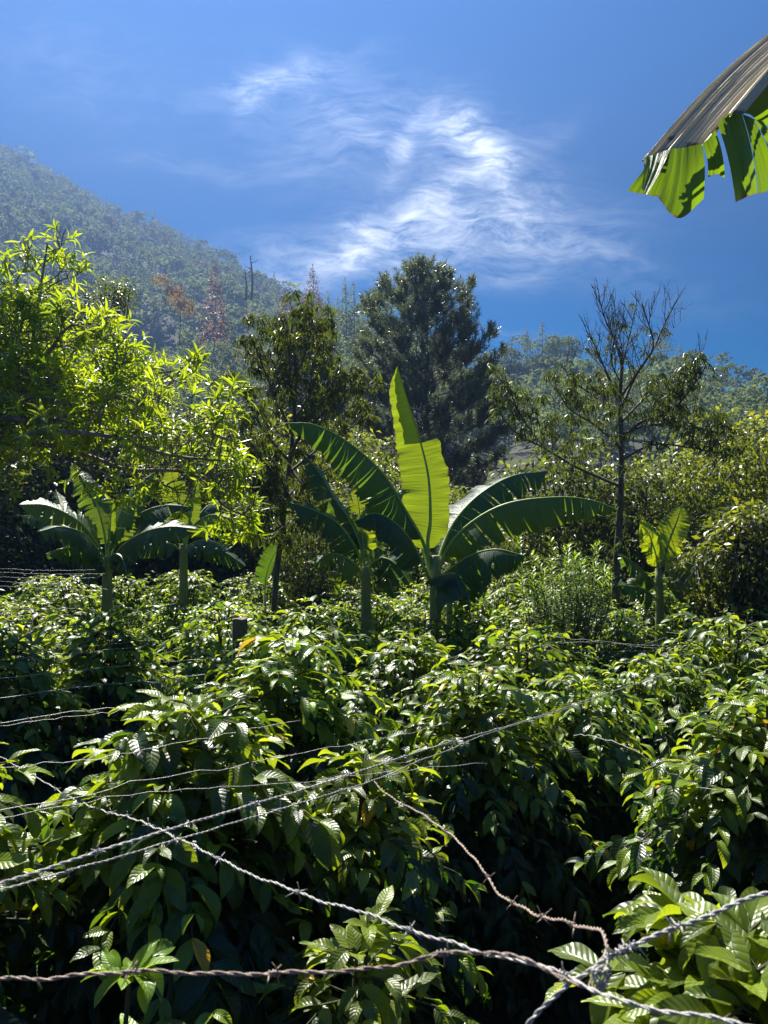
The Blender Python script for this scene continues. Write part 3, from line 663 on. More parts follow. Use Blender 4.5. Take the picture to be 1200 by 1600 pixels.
plant('wide spreading banana plant left of the lime green tree branches', (163, 168), 12.4, 870, .10, 32, [
    dict(p=[(168,880),(150,845),(120,812),(75,790),(30,788)], W=.38, N=(.2,-.3,1), near=76, far=25, tears=6, gap=.2, dd=-.8),
    dict(p=[(166,885),(150,855),(128,832),(95,823),(62,830)], W=.36, N=(.2,-.3,1), near=74, far=30, tears=6, gap=.2, dd=-1.4),
    dict(p=[(166,890),(150,868),(125,858),(98,857),(74,868)], W=.36, N=(.1,-.2,1), near=80, far=45, tears=8, gap=.3, dd=-1.0),
    dict(p=[(168,880),(164,835),(152,790),(134,755),(113,724)], W=.32, N=(.5,-.8,.4), near=40, far=30, tears=7, gap=.25, dd=.5, y=.2),
    dict(p=[(170,880),(175,840),(190,800),(215,762),(243,737)], W=.36, N=(-.5,-.8,.4), near=20, far=25, tears=3, gap=.1, dd=.5),
    dict(p=[(172,880),(185,845),(215,806),(255,790),(302,792)], W=.38, N=(-.2,-.3,1), near=72, far=25, tears=6, gap=.2, dd=.8),
    dict(p=[(172,885),(190,855),(225,832),(265,823),(308,826)], W=.36, N=(-.1,-.3,1), near=76, far=25, tears=5, gap=.15, dd=-.9),
    dict(p=[(168,885),(140,848),(100,818),(60,806),(33,806)], W=.30, N=(.2,-.4,1), near=60, far=40, tears=8, gap=.3, dd=.9),
    dict(p=[(169,880),(172,840),(175,800),(178,778)], W=.10, N=(0,-1,.1), near=70, far=70, tears=0, dd=.1),
    dict(p=[(168,885),(130,850),(105,815),(88,765)], W=.26, N=(.5,-.8,.4), near=40, far=40, tears=6, gap=.3, dd=1.6, y=.5),
    dict(p=[(168,890),(175,868),(190,870),(200,900)], W=.26, N=(-.3,-.5,1), near=70, far=60, tears=8, gap=.5, dd=-.6),
    dict(p=[(168,890),(158,872),(145,880),(138,915)], W=.26, N=(.3,-.5,1), near=70, far=60, tears=8, gap=.5, dd=-.6),
])
plant('second left banana plant half hidden behind its wide neighbour', (284, 287), 14.0, 850, .095, 33, [
    dict(p=[(288,855),(286,820),(278,780),(266,728)], W=.30, N=(.3,-1,.2), near=12, far=20, tears=3, y=.8, dd=.5),
    dict(p=[(288,860),(300,825),(325,806),(352,807),(386,828)], W=.34, N=(-.1,-.3,1), near=74, far=35, tears=8, gap=.3, dd=-.6),
    dict(p=[(288,862),(298,850),(318,844),(340,850),(355,862)], W=.28, N=(-.1,-.3,1), near=66, far=40, tears=7, gap=.3, dd=-.9),
    dict(p=[(286,862),(270,830),(245,805),(200,800)], W=.34, N=(.1,-.3,1), near=72, far=35, tears=8, gap=.3, dd=.7),
    dict(p=[(286,862),(268,850),(240,850),(212,868)], W=.30, N=(.1,-.3,1), near=70, far=40, tears=8, gap=.3, dd=-.6),
    dict(p=[(289,855),(296,820),(302,785),(309,752)], W=.18, N=(-.3,-1,.2), near=50, far=50, tears=2, dd=.3),
    dict(p=[(289,858),(302,820),(325,790),(348,785)], W=.30, N=(-.3,-.5,.9), near=55, far=35, tears=6, gap=.3, dd=1.2),
    dict(p=[(289,862),(315,855),(350,862),(385,885)], W=.28, N=(-.1,-.3,1), near=70, far=40, tears=7, gap=.3, dd=-.2),
])
plant('small banana plant at the right with two glowing upright leaves', (1030, 1028), 11.4, 888, .075, 34, [
    dict(p=[(1029,895),(1036,872),(1046,840),(1058,810),(1064,790)], W=.25, N=(-.25,-1,.15), near=6, far=10, tears=1, gap=.1, t0=.12, y=.9, dd=.2),
    dict(p=[(1027,895),(1024,868),(1016,842),(1008,825),(1000,812)], W=.22, N=(.4,-1,.15), near=12, far=25, tears=2, gap=.15, t0=.10, y=.9, dd=-.1),
    dict(p=[(1030,905),(1045,886),(1068,873),(1090,868),(1106,875)], W=.30, N=(-.2,-.5,1), near=66, far=30, tears=5, gap=.15, dd=-.4),
    dict(p=[(1031,925),(1050,912),(1080,905),(1105,903),(1130,908)], W=.34, N=(-.1,-.3,1), near=76, far=25, tears=5, gap=.15, dd=-.7),
    dict(p=[(1028,930),(1015,905),(1000,888),(985,876),(970,868)], W=.28, N=(.3,-.5,1), near=66, far=40, tears=7, gap=.4, dd=-.6),
    dict(p=[(1028,940),(1012,925),(995,917),(965,915)], W=.26, N=(.2,-.4,1), near=72, far=50, tears=7, gap=.4, dd=-.9),
    dict(p=[(1028,920),(1012,900),(1000,905),(990,935)], W=.22, N=(.4,-.5,.9), near=66, far=60, tears=7, gap=.5, dd=-.2),
])
# a lone young banana leaf beside the leaning slim trunk
rb = np.random.default_rng(3); r0 = P(418, 925, 13.0); r0[2] = gz(r0[0], r0[1])
lone = empty('banana_plant', tuple(r0), 'young banana sucker with a single pale leaf beside the slim leaning trunk', 'banana plant')
bb, pp, L_ = blade([P(x, y, 13.0)-r0 for x, y in ((414,930),(416,900),(428,868),(448,840))], .2, rb, N=(.6,-.8,.2), near=30, far=40, tears=1)
lo = bb.obj('leaf', M['banana'], lone); r_ = Buf(); tube(r_, pp, .012*(1-.8*np.linspace(0, 1, len(pp))), 5); r_.obj('midrib', M['midrib'], lo)
b_ = Buf(); tube(b_, [(0, 0, -.1), pp[0]*.5, pp[0]], [.05, .04, .02], 8); b_.obj('pseudostem', M['pseudo'], lone)

# ------------------------------------------------------------------ big leaf at the upper right
def near_leaf():
    D = 2.5; o0 = P(1420, 60, D+.5)
    root = empty('banana_leaf', tuple(o0), 'large pleated banana leaf hanging into the sky at the upper right corner', 'banana leaf')
    b = Buf()
    def sheet(lower, upper, nu, nv, pl, plf, y=0.0, rr=.5, sag=0.0, dn=(0, -1, .2), uvs=(1, 1), uo=0.0):
        pass
        lo, _ = resample(catmull(lower, 60), nu); up, _ = resample(catmull(upper, 60), nu)
        u = np.linspace(0, 1, nu)[:, None]; v = np.linspace(0, 1, nv)[None]
        V = lo[:, None]*(1-v[..., None])+up[:, None]*v[..., None]
        dn = nrm(np.array(dn, float)); wv = pl*(.8*np.sin(u*plf+1.3*np.sin(u*17))+.6*np.sin(u*plf*1.73+1+2*np.sin(u*11+v))+.5*np.sin(u*plf*.53+v*.6)+.35*np.sin(u*plf*2.9))*np.ones_like(v)
        V = V+dn*(wv[..., None]+sag*(np.sin(np.pi*v)*np.ones_like(u))[..., None]) - o0
        uv = np.stack([np.broadcast_to(v*uvs[0], (nu, nv)), np.broadcast_to(u*uvs[1]+uo, (nu, nv))], -1)
        b.add(V, grid_faces(nu, nv), uv, rr, y)
    Q = lambda px, py, d=0: P(px, py, D+d)
    # pleated roof of the leaf: pleats run from lower left to upper right
    tip = [Q(1003,253,.10), Q(1033,240,.05), Q(1062,237,.01), Q(1096,231,-.04), Q(1121,200,-.09), Q(1140,182,-.13), Q(1160,179,-.16)]
    far_ = [np.array(t)+arr(.60, .11, .585) for t in tip]
    hang, b = b, Buf()
    sheet(far_, tip, 200, 40, .0034, 105.0, 0, .5, .03, (-.6, -.35, .7), (1, .30), 0)
    b.obj('upper_blade', M['waxy_sheen'], root); b = hang
    # dark underside flap right of the fold
    sheet([Q(1157,179,-.10), Q(1200,130,-.12), Q(1300,60,0)], [Q(1180,191,.0), Q(1215,197,.05), Q(1320,190,.1)], 20, 14, .004, 30, 0, .2, .01, (0, -1, .2), (1, .1), 2)
    # hanging strips with veins running down
    S = [([(1004,253,.05),(1047,239,-.02)], [(1001,295,.02),(1010,306,-.02)], .35, .8, 3), ([(1009,266,.10),(1048,241,.02)], [(979,299,.14),(1028,309,.08)], 0, .15, 4),
         ([(1046,239,-.02),(1070,236,-.04),(1096,231,-.07)], [(1028,311,-.02),(1060,342,-.07),(1098,312,-.06)], .05, .6, 5),
         ([(1096,231,-.07),(1106,222,-.08),(1116,209,-.09)], [(1105,278,-.05),(1118,273,-.07),(1131,279,-.06)], 0, .5, 6),
         ([(1120,200,-.10),(1138,183,-.12),(1157,181,-.12)], [(1148,317,-.10),(1165,309,-.15),(1182,303,-.10)], .1, .75, 7),
         ([(1158,183,-.10),(1168,188,-.06),(1176,192,-.04)], [(1184,305,-.04),(1200,298,.02),(1216,292,.04)], 0, .05, 8),
         ([(1176,192,-.04),(1184,194,-.03),(1191,196,-.02)], [(1206,262,0),(1214,268,-.02),(1222,262,0)], .1, .7, 9),
         ([(1200,197,.0),(1225,198,.02),(1250,196,.04)], [(1222,300,0),(1250,310,-.03),(1275,300,0)], .05, .6, 10)]
    for up, lo_, y, rr, k in S:
        U = [Q(q[0], q[1]-5, q[2]) for q in up]; Lw = [Q(*q) for q in lo_]
        sheet(U, Lw, 16, 12, .0022, 22, y, rr, .012, (.1, -1, 0), (1, .16), k)
    bl = b.obj('blade', M['banana_near'], root)
    m = Buf(); t = [Q(1003,252,.11), Q(1080,178,.14), Q(1180,82,.19), Q(1235,33,.23), Q(1420,-60,.2), Q(1700,60,.1)]
    tube(m, resample(catmull(t, 60), 40)[0]-o0, .004+.016*np.linspace(0, 1, 40), 8); m.obj('midrib', M['midrib'], root)
    s = Buf(); e = Q(1700, 60, .1); g = np.array((e[0]+.1, e[1]+.1, gz(e[0], e[1])-.05)); tube(s, resample(np.array([g, (g+e)/2, e]), 10)[0]-o0, np.linspace(.1, .03, 10), 10); s.obj('pseudostem', M['pseudo'], root)
near_leaf()

# ------------------------------------------------------------------ trees with limbs
def limb(buf, pts, r0, r1, sides=6, n=None):
    p, L = resample(catmull(pts, 12*len(pts)), n or max(5, 4*len(pts))); tube(buf, p, np.linspace(r0, r1, len(p)), sides); return p
def twigs(buf, rng, p, r, lvl, count, L, up=.2, tips=None, spread=.9, start=.25, jit=.35, curve=.2, shrink=.6, flat=1.0):
    """recursive side shoots; tips collects (pos, dir)"""
    T = nrm(np.gradient(p, axis=0))
    for k in range(count):
        t = start+(1-start)*(k+rng.uniform(.1, .9))/count; i = min(len(p)-1, int(t*(len(p)-1)))
        side = nrm(np.cross(T[i], rdir(rng, 1)[0])); side[1] *= flat
        d = nrm(T[i]*(1-spread*.55)+side*spread+np.array((0, 0, up))); l = L*rng.uniform(.55, 1.15)*(1.1-.45*t)
        m = 5; q = [p[i]]; dd = d.copy()
        for s in range(m):
            dd = nrm(dd+rng.normal(0, jit/2, 3)+np.array((0, 0, curve))); q.append(q[-1]+dd*l/m)
        q = np.array(q); tube(buf, q, np.linspace(r, r*.45, m+1), 4 if lvl < 2 else 3, cap=False)
        if lvl > 1: twigs(buf, rng, q, r*.55, lvl-1, max(2, count//2), l*shrink, up, tips, spread, .25, jit, curve, shrink, flat)
        if tips is not None: tips.append((q[-1], dd)); 
        if tips is not None and lvl <= 1 and rng.uniform() < .4: tips.append((q[3], dd))
TW = [leaf_tpl(.11, 4, 1, f, dr, 0, .8, .8) for f, dr in ((25, 25), (35, 50), (18, 10))]      # lance leaves
TD = [leaf_tpl(.085, 4, 1, f, dr, 0, .8, .8, tw) for f, dr, tw in ((45, 45, 60), (60, 70, -60), (30, 20, 90))]
TO = [leaf_tpl(.24, 2, 1, f, dr) for f, dr in ((20, 30), (28, 55), (10, 15))]
def whorls(buf, rng, tips, n, L, tpl, out=.8, fwd=.7, down=0.0, young=.4, prob=1.0, jitter=.2, youngf=None):
    Pn, D, U, S, R, Y = [], [], [], [], [], []
    for (p, d) in tips:
        if rng.uniform() > prob: continue
        d = nrm(np.array(d)); a = nrm(np.cross(d, rdir(rng, 1)[0])); b = np.cross(d, a); k = rng.integers(max(2, n-2), n+3); yb = rng.uniform(0, young)
        for i in range(k):
            th = i*2.4+rng.uniform(-.3, .3); v = d*fwd+(a*math.cos(th)+b*math.sin(th))*out+rng.normal(0, jitter, 3); v = nrm(v)+np.array((0, 0, -down))
            Pn.append(p-d*rng.uniform(0, .06)*(i > 2)); D.append(v); U.append(d+np.array((0, 0, .6))+rng.normal(0, .2, 3)); S.append(L*rng.uniform(.6, 1.15)); R.append(rng.uniform(0, 1)); Y.append(yb)
    scatter(buf, tpl, Pn, D, U, S, R, Y, rng)

def lime_tree():
    rng = np.random.default_rng(41)
    base = np.array((-4.3, 7.2, gz(-4.3, 7.2)-.05)); root = empty('broadleaf_tree', tuple(base), 'sunlit lime green tree with whorled leaves filling the left edge', 'tree')
    tb, fb = Buf(), Buf(); tips = []
    W = lambda x, y, d: P(x, y, d)-base
    trunk = limb(tb, [np.zeros(3), W(-130, 860, 7.2), W(-110, 720, 7.1), W(-90, 600, 7.0), W(-60, 500, 6.9)], .13, .06, 8)
    limbs = [([(-115,760,7.15),(-20,690,7.0),(60,674,6.9),(130,690,6.8),(200,715,6.7),(275,745,6.6)], .045),
             ([(-112,730,7.1),(-20,640,6.6),(80,590,6.3),(180,600,6.2),(280,640,6.0),(372,672,5.9)], .045),
             ([(-110,720,7.1),(0,600,6.9),(100,540,6.8),(200,520,6.7),(272,510,6.6)], .04),
             ([(-90,600,7.0),(-20,560,6.8),(60,500,6.6),(110,440,6.4),(150,450,6.4)], .035),
             ([(-90,620,7.0),(-10,560,7.0),(45,500,7.0),(55,440,7.0),(75,362,7.0)], .03),
             ([(-110,740,7.1),(20,640,7.3),(140,600,7.4),(230,560,7.4),(290,500,7.3)], .04),
             ([(-60,500,6.9),(0,480,6.8),(30,450,6.7),(38,415,6.7)], .03),
             ([(-112,700,7.1),(40,660,6.0),(160,660,5.8),(260,690,5.7),(345,700,5.6)], .04),
             ([(-100,660,7.0),(20,600,6.4),(120,560,6.2),(190,500,6.1),(210,495,6.1)], .035),
             ([(200,715,6.7),(300,720,6.5),(350,770,6.4),(395,790,6.4)], .018),
             ([(-100,640,7.0),(-40,520,7.4),(20,470,7.5),(90,480,7.6),(160,520,7.6)], .03)]
    for pts, r in limbs:
        pts = [(x, y+(70 if y < 600 and y != 362 else 20), d) for x, y, d in pts]
        p = limb(tb, [W(*q) for q in pts], r, .008, 6, 28); twigs(tb, rng, p, .009, 2, 17, .62, .16, tips, .95, .25, .45, .07, .6)
        tips.append((p[-1], p[-1]-p[-2]))
    whorls(fb, rng, tips, 7, .128, TW, .85, .8, .0, .75, .58, .3)
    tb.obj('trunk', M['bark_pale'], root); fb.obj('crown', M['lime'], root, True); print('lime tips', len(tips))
lime_tree()

def bare_tree():
    rng = np.random.default_rng(43); d0 = 13.5
    bx = P(957, 990, d0); base = np.array((bx[0], d0, gz(bx[0], d0)-.05))
    root = empty('broadleaf_tree', tuple(base), 'half bare tree with drooping dark leaves rising against the sky at the right', 'tree')
    tb, fb = Buf(), Buf(); tips = []
    W = lambda x, y, dd=0: P(x, y, d0+dd)-base
    t = limb(tb, [np.zeros(3), W(962,900), W(968,800), W(970,700), W(968,620), W(972,560), W(965,545)], .095, .025, 8)
    LM = [([(970,690),(1000,660,-.4),(1050,640,-.8),(1090,590,-1),(1105,560,-1.1)], .045, 5), ([(970,640),(990,590,.3),(1018,540,.5),(1035,495,.6),(1058,440,.7)], .04, 4),
          ([(968,640),(955,600,.2),(940,560,.3),(925,520,.4),(915,510,.4)], .03, 5), ([(972,570),(960,520,-.1),(945,480,-.2),(934,435,-.2)], .022, 2),
          ([(970,700),(930,665,-.6),(890,640,-.9),(870,610,-1)], .035, 6), ([(968,760),(900,730,-.4),(850,700,-.8),(810,680,-1),(775,640,-1.1),(765,630,-1.1)], .04, 6),
          ([(970,680),(1010,665,.4),(1070,665,.7),(1120,675,.9),(1150,676,1.0)], .04, 5), ([(969,720),(1020,695,-.7),(1080,700,-1),(1130,710,-1.2)], .03, 5),
          ([(970,620),(1000,570,-.5),(1020,530,-.6),(1010,480,-.6),(1002,450,-.6)], .028, 3), ([(968,600),(975,550,0),(985,500,.1),(990,470,.1)], .02, 2),
          ([(970,660),(1010,620,.8),(1050,600,1),(1085,560,1.2),(1100,545,1.2)], .035, 5), ([(969,640),(930,620,.8),(890,590,1),(880,560,1.1)], .03, 6),
          ([(970,600),(955,560,-.6),(960,510,-.7),(967,480,-.7)], .018, 2), ([(850,700,-.8),(820,660,-.9),(800,620,-.9),(795,600,-.9)], .018, 4)]
    ft = []
    for pts, r, k in LM:
        pts = [(q[0], q[1]+max(0, (600-q[1])*.16), *q[2:]) for q in pts]; r *= .8
        tt = []; p = limb(tb, [W(*(q if len(q) == 3 else (q[0], q[1], 0))) for q in pts], r, .009, 5, 20)
        twigs(tb, rng, p, .006, 2, 7, .6, .05, tt if k >= 4 else None, 1.0, .3, .5, .03, .6)
        twigs(tb, rng, p, .008, 2, 11, .78, .5, tt, .7, .22, .3, .14, .6); tt.append((p[-1], p[-1]-p[-2]))
        ft += [q for q in tt if rng.uniform() < (.5 if k >= 5 else .3 if k == 4 else .06)*(.2 if q[0][2]+base[2] > CZ+230/1200*d0 else 1)]
    whorls(fb, rng, ft, 9, .19, TD, .7, .3, 1.0, .12, 1, .25)
    yg = [ft[i] for i in rng.integers(0, len(ft), 8)]; whorls(fb, rng, [(p+arr(0, 0, .05), (0, 0, 1)) for p, d in yg], 6, .2, TW, .8, .6, 0, 1.0)
    # epiphytes and vines on the trunk
    cl = [(t[i]+rng.normal(0, .12, 3), rdir(rng, 1)[0]) for i in rng.integers(2, len(t)-8, 90)]; whorls(fb, rng, cl, 7, .16, TD, .9, .2, .8, .1)
    tb.obj('trunk', M['bark'], root); fb.obj('crown', M['peach'], root)
bare_tree()

def leaning_tree():
    rng = np.random.default_rng(44); d0 = 12.0
    bx = P(420, 960, d0); base = np.array((bx[0], d0, gz(bx[0], d0)-.05))
    root = empty('broadleaf_tree', tuple(base), 'slender leaning tree with thin drooping dull leaves left of the big pine', 'tree')
    tb, fb = Buf(), Buf(); tips = []
    W = lambda x, y, dd=0: P(x, y, d0+dd)-base
    t = limb(tb, [np.zeros(3), W(432,900), W(440,840), W(448,760), W(458,680), W(462,600), W(460,540)], .06, .022, 8)
    LM = [[(460,640,0),(452,580,-.2),(455,520,-.2),(462,478,-.2)], [(458,680,0),(430,620,-.4),(410,570,-.5),(395,530,-.5)], [(452,720,0),(410,670,.3),(385,620,.5),(365,600,.5)],
          [(460,660,0),(490,600,.4),(505,550,.5),(500,510,.5)], [(456,700,0),(500,650,-.5),(545,620,-.7),(590,600,-.8)], [(450,740,0),(500,700,.4),(545,670,.6),(580,650,.7)],
          [(448,760,0),(410,720,-.5),(390,690,-.6),(370,690,-.6)], [(460,620,0),(440,560,.5),(425,520,.6),(420,500,.6)], [(461,600,0),(480,540,0),(488,500,0),(484,490,0)],
          [(455,710,0),(480,660,-.9),(520,600,-1.2),(530,570,-1.2)], [(446,780,0),(480,745,.7),(520,730,.9),(540,700,.9)], [(446,790,0),(420,770,-.4),(405,750,-.5)], [(444,800,0),(470,800,.4),(500,790,.6)], [(450,750,0),(430,760,.6),(400,790,.9)], [(444,820,0),(425,830,-.3),(400,840,-.5)], [(452,730,0),(480,770,-.4),(490,820,-.5)]]
    for pts in LM:
        p = limb(tb, [W(*q) for q in pts], .028, .007, 5, 18); twigs(tb, rng, p, .008, 2, 10, .66, .3, tips, .85, .2, .35, .05, .55); tips.append((p[-1], p[-1]-p[-2]))
    whorls(fb, rng, tips, 9, .18, TD, .7, .3, 1.0, .2, .85, .25)
    yg = [tips[i] for i in rng.integers(0, len(tips), 9)]; whorls(fb, rng, [(p+arr(0, 0, .05), (0, 0, 1)) for p, d in yg], 6, .17, TW, .8, .6, 0, 1.0)
    tb.obj('trunk', M['bark'], root); fb.obj('crown', M['peach'], root)
leaning_tree()

def big_pine(px, pytop, d0, Hpx_base, label, seed, wid=1.0):
    rng = np.random.default_rng(seed)
    bx = P(px, 900, d0); g = gz(bx[0], d0); base = np.array((bx[0], d0, g-.1)); H = P(px, pytop, d0)[2]-g
    root = empty('pine_tree', tuple(base), label, 'pine tree')
    tb, fb = Buf(), Buf(); z = np.linspace(0, H, 14); tr = np.stack([.12*np.sin(z*.4), .1*np.cos(z*.5)-.1, z], 1); tube(tb, tr, .30*(1-.93*z/H)+.01, 8)
    plumes = []; n = 84
    for k in range(n):
        f = .13+.85*(k/n); zz = f*H; L = wid*(.28*H)*(np.interp(f, [.1, .3, .5, .7, .85, 1], [.70, .98, .98, .80, .50, .07]))*rng.uniform(.82, 1.08); a = k*2.399+rng.uniform(-.3, .3)
        c = np.array([np.interp(zz, z, tr[:, i]) for i in range(3)]); o = np.array((math.cos(a), math.sin(a), 0)); m = 9; t = np.linspace(0, 1, m)
        sl = np.interp(f, [.1, .5, 1], [-.02, .28, .9]); p = c+o*(L*t)[:, None]+np.array((0, 0, 1))*(L*(sl*t+.30*t**2.2))[:, None]; p[1:] += rng.normal(0, .05, (m-1, 3))
        tube(tb, p, np.linspace(.06*(1.1-f)+.012, .010, m), 5, cap=False)
        for s in range(max(5, int(L*6.5))):
            tt = .30+.7*rng.uniform()**.8; q = np.array([np.interp(tt, t, p[:, i]) for i in range(3)]); side = np.cross(o, (0, 0, 1))*rng.choice([-1, 1]); l = rng.uniform(.3, 1.0)*(1.25-tt)*1.5
            e = q+side*l*.8+o*l*.7+np.array((0, 0, rng.uniform(.05, .45)*l)); mid = (q+e)/2+arr(0, 0, -.05); tube(tb, [q, mid, e], [.014, .01, .006], 3, cap=False)
            for w in range(3): 
                pp = q+(e-q)*rng.uniform(.45, 1.05)+rng.normal(0, .09, 3); plumes.append((pp, nrm(o*.4+side*.25+np.array((0, 0, 1.0))+rng.normal(0, .3, 3)), rng.uniform(.35, .65)))
        plumes.append((p[-1], nrm(o*.5+np.array((0, 0, 1))), .6))
    for i in range(14): plumes.append((np.array((tr[-1][0]+rng.normal(0, .1), tr[-1][1]+rng.normal(0, .1), H-rng.uniform(0, 1.0))), nrm(rng.normal(0, .25, 3)+arr(0, 0, 1)), .6))
    K = 34; Pn = np.array([q[0] for q in plumes]); Dn = np.array([q[1] for q in plumes]); Ln = np.array([q[2] for q in plumes]); N = len(Pn)
    s = rng.uniform(0, 1, (N, K)); C = Pn[:, None]+Dn[:, None]*(s*Ln[:, None])[..., None]; r = rdir(rng, N*K).reshape(N, K, 3); dd = nrm(r*.9+Dn[:, None]*.8)
    nl = rng.uniform(.16, .27, (N, K))[..., None]; sd = nrm(np.cross(dd, rdir(rng, N*K).reshape(N, K, 3)))*.015
    V = np.stack([C-sd, C+sd, C+dd*nl+sd*.4, C+dd*nl-sd*.4], 2).reshape(-1, 3)
    fb.add(V, np.arange(len(V)).reshape(-1, 4), None, np.repeat(np.clip(rng.uniform(0, 1, N), 0, 1), K*4), 0)
    tb.obj('trunk', M['bark'], root); fb.obj('crown', M['needle'], root, False); print('plumes', N)
big_pine(664, 434, 40.0, 0, 'big dark pine with a broad pointed crown in the centre', 51, 1.0)
big_pine(478, 520, 36.0, 0, 'smaller dark pine standing behind the slender leaning tree', 52, .62)

def leafy_tree(name, label, px, pytop, d, width, mat, seed, leaf=.12, n=6500, trunk_px=None, down=.4, young=.3, tpl=None, clumps=26, low=.25, twig=True, group=None, ytop_shift=0, bark='bark'):
    rng = np.random.default_rng(seed); x0 = (px-600)/1200*d; tx = ((trunk_px or px)-600)/1200*d
    g = gz(tx, d); base = np.array((tx, d, g-.05)); H = P(px, pytop, d)[2]-g; root = empty(name, tuple(base), label, 'tree', group)
    tb, fb = Buf(), Buf(); top = np.array((x0-tx, 0, H*.8)); t = limb(tb, [np.zeros(3), np.array((.05, 0, H*.25)), top*.55+arr(.06, .05, 0), top], .045+.014*H, .02, 7)
    Pn, D, U, R, Y, S = [], [], [], [], [], []
    for c in range(clumps):
        f = (c+.5)/clumps; a = c*2.399; rr = width*.5*rng.uniform(.35, 1)*math.sin(math.pi*min(1, (1-f)*.85+.12))**.6; cz = H*(low+(.93-low)*f)
        cc = np.array((x0-tx+rr*math.cos(a), rr*math.sin(a)*.9, cz)); cr = width*rng.uniform(.10, .19)+.12
        i = min(len(t)-1, int(len(t)*(.3+.65*f)*.95)); q = np.array([t[i], (t[i]+cc)/2+arr(0, 0, -.08*H*.3), cc]); p = limb(tb, q, .012+.006*H*(1-f), .008, 5, 8)
        m = int(n/clumps); dr = rdir(rng, m); rad = cr*rng.uniform(.15, 1.15, m)**.6; pos = cc+dr*rad[:, None]*np.array((1.15, 1.15, .8))
        if twig:
            for s in range(7):
                e = cc+rdir(rng, 1)[0]*cr*1.1; tube(tb, [cc, (cc+e)/2+rng.normal(0, .03, 3), e], [.008, .006, .004], 3, cap=False)
        Pn.append(pos); D.append(nrm(dr)+rng.normal(0, .5, (m, 3))-np.array((0, 0, down))); U.append(np.tile((0, 0, 1.0), (m, 1))+rng.normal(0, .5, (m, 3))); R.append(np.clip(rng.uniform(0, 1, m), 0, 1))
        Y.append(np.where((rng.uniform(0, 1, m) < young) & (dr[:, 2] > .15), rng.uniform(.3, 1, m), 0)); S.append(leaf*rng.uniform(.6, 1.25, m))
    scatter(fb, tpl or TO, np.concatenate(Pn), np.concatenate(D), np.concatenate(U), np.concatenate(S), np.concatenate(R), np.concatenate(Y), rng)
    tr = tb.obj('trunk', M[bark], root); cr_ = fb.obj('crown', M[mat], root); return root
leafy_tree('broadleaf_tree', 'vine covered tree with rounded dark crown and pale trunk at the right edge', 1172, 772, 10.3, 1.45, 'under', 61, .11, 9000, 1172, .6, .75, None, 30, .42, True, None, 0, 'bark_pale')
leafy_tree('broadleaf_tree', 'yellow green bushy tree at the far right above the vine covered tree', 1185, 640, 19, 5.0, 'yellowish', 62, .17, 9000, 1190, .5, .5, None, 40)
leafy_tree('broadleaf_tree', 'pale green bushy tree right of the half bare tree', 1090, 695, 18, 3.6, 'yellowish', 63, .15, 6500, 1090, .6, .2, None, 36)
leafy_tree('broadleaf_tree', 'scraggly tree with yellow leaves left of the half bare tree', 868, 690, 17, 2.8, 'under', 64, .17, 4500, 880, .6, .35, None, 30)
leafy_tree('broadleaf_tree', 'tangled dark tree behind the trunk of the half bare tree', 985, 715, 17.5, 3.0, 'under', 65, .15, 6500, 985, .8, .2, None, 34)
leafy_tree('broadleaf_tree', 'small thin leaning sapling with a tuft crown above the lime green tree', 183, 405, 24, 1.2, 'under', 66, .22, 500, 168, .5, .2, TW, 9, .86)
leafy_tree('broadleaf_tree', 'dark rounded treetop with brown leaves behind the lime green tree', 120, 432, 24, 4.0, 'under', 67, .22, 7000, 120, .4, .3, None, 30)
UND = [(0,640,19,4.5),(90,600,21,4.5),(180,560,22,4.5),(265,620,20,4),(330,610,22,4),(380,600,24,4.5),(30,720,20.5,3.6),(130,700,21,3.6),(230,700,21.5,3.6),(330,730,20,3.2),(405,690,19,2.8),
       (500,640,23,4),(560,660,26,4.5),(520,740,17,2.8),(610,700,24,4),(480,760,16,2.2),(650,740,21,3.5),(720,740,24,4),(790,780,22,3.4),(740,800,17,2.6),(850,770,20,3.2),(930,760,19,3),
       (1040,740,21,3.6),(1130,740,23,4),(1200,700,26,5),(-60,600,18,5),(450,800,21,3),(380,790,20,3),(290,790,21,3),(200,790,22,3),(100,790,20,3),(10,800,18,3),(1060,830,19,2.6),(1120,850,20,2.6),(900,850,14.5,1.8),(1240,800,14,2.5),(590,800,21,3),(670,820,22,3)]
def understory():
    protos = []
    for i in range(6):
        r = leafy_tree('broadleaf_tree', 'x', 600, 800-1200*(5.0-CZ-1.45)/20.0, 20.0, 3.6, 'under' if i not in (2, 5) else 'yellowish', 70+i, .16, 5200, None, .7, .22, None, 30, .16)
        r.scale = (1, 1, 1); protos.append((r, 5.0))
    for i, (px, py, d, w) in enumerate(UND):
        pr, h0 = protos[i % 6]; r = pr if i < 6 else pr.copy()
        if i >= 6:
            sc.collection.objects.link(r)
            for ch in pr.children: c = ch.copy(); sc.collection.objects.link(c); c.parent = r
        x = (px-600)/1200*d; g = gz(x, d); H = P(px, py, d)[2]-g
        r.location = (x, d, g-.05); s = H/h0; r.scale = (w/3.6, w/3.6, s); r.rotation_euler = (0, 0, i*1.7)
        r['label'] = '%s from the left of the dim thicket trees behind the banana plants' % ordinal(1+sum(1 for q in UND if q[0]+q[2]*.01 < px+d*.01)); r['group'] = 'thicket trees behind the banana plants'
understory()

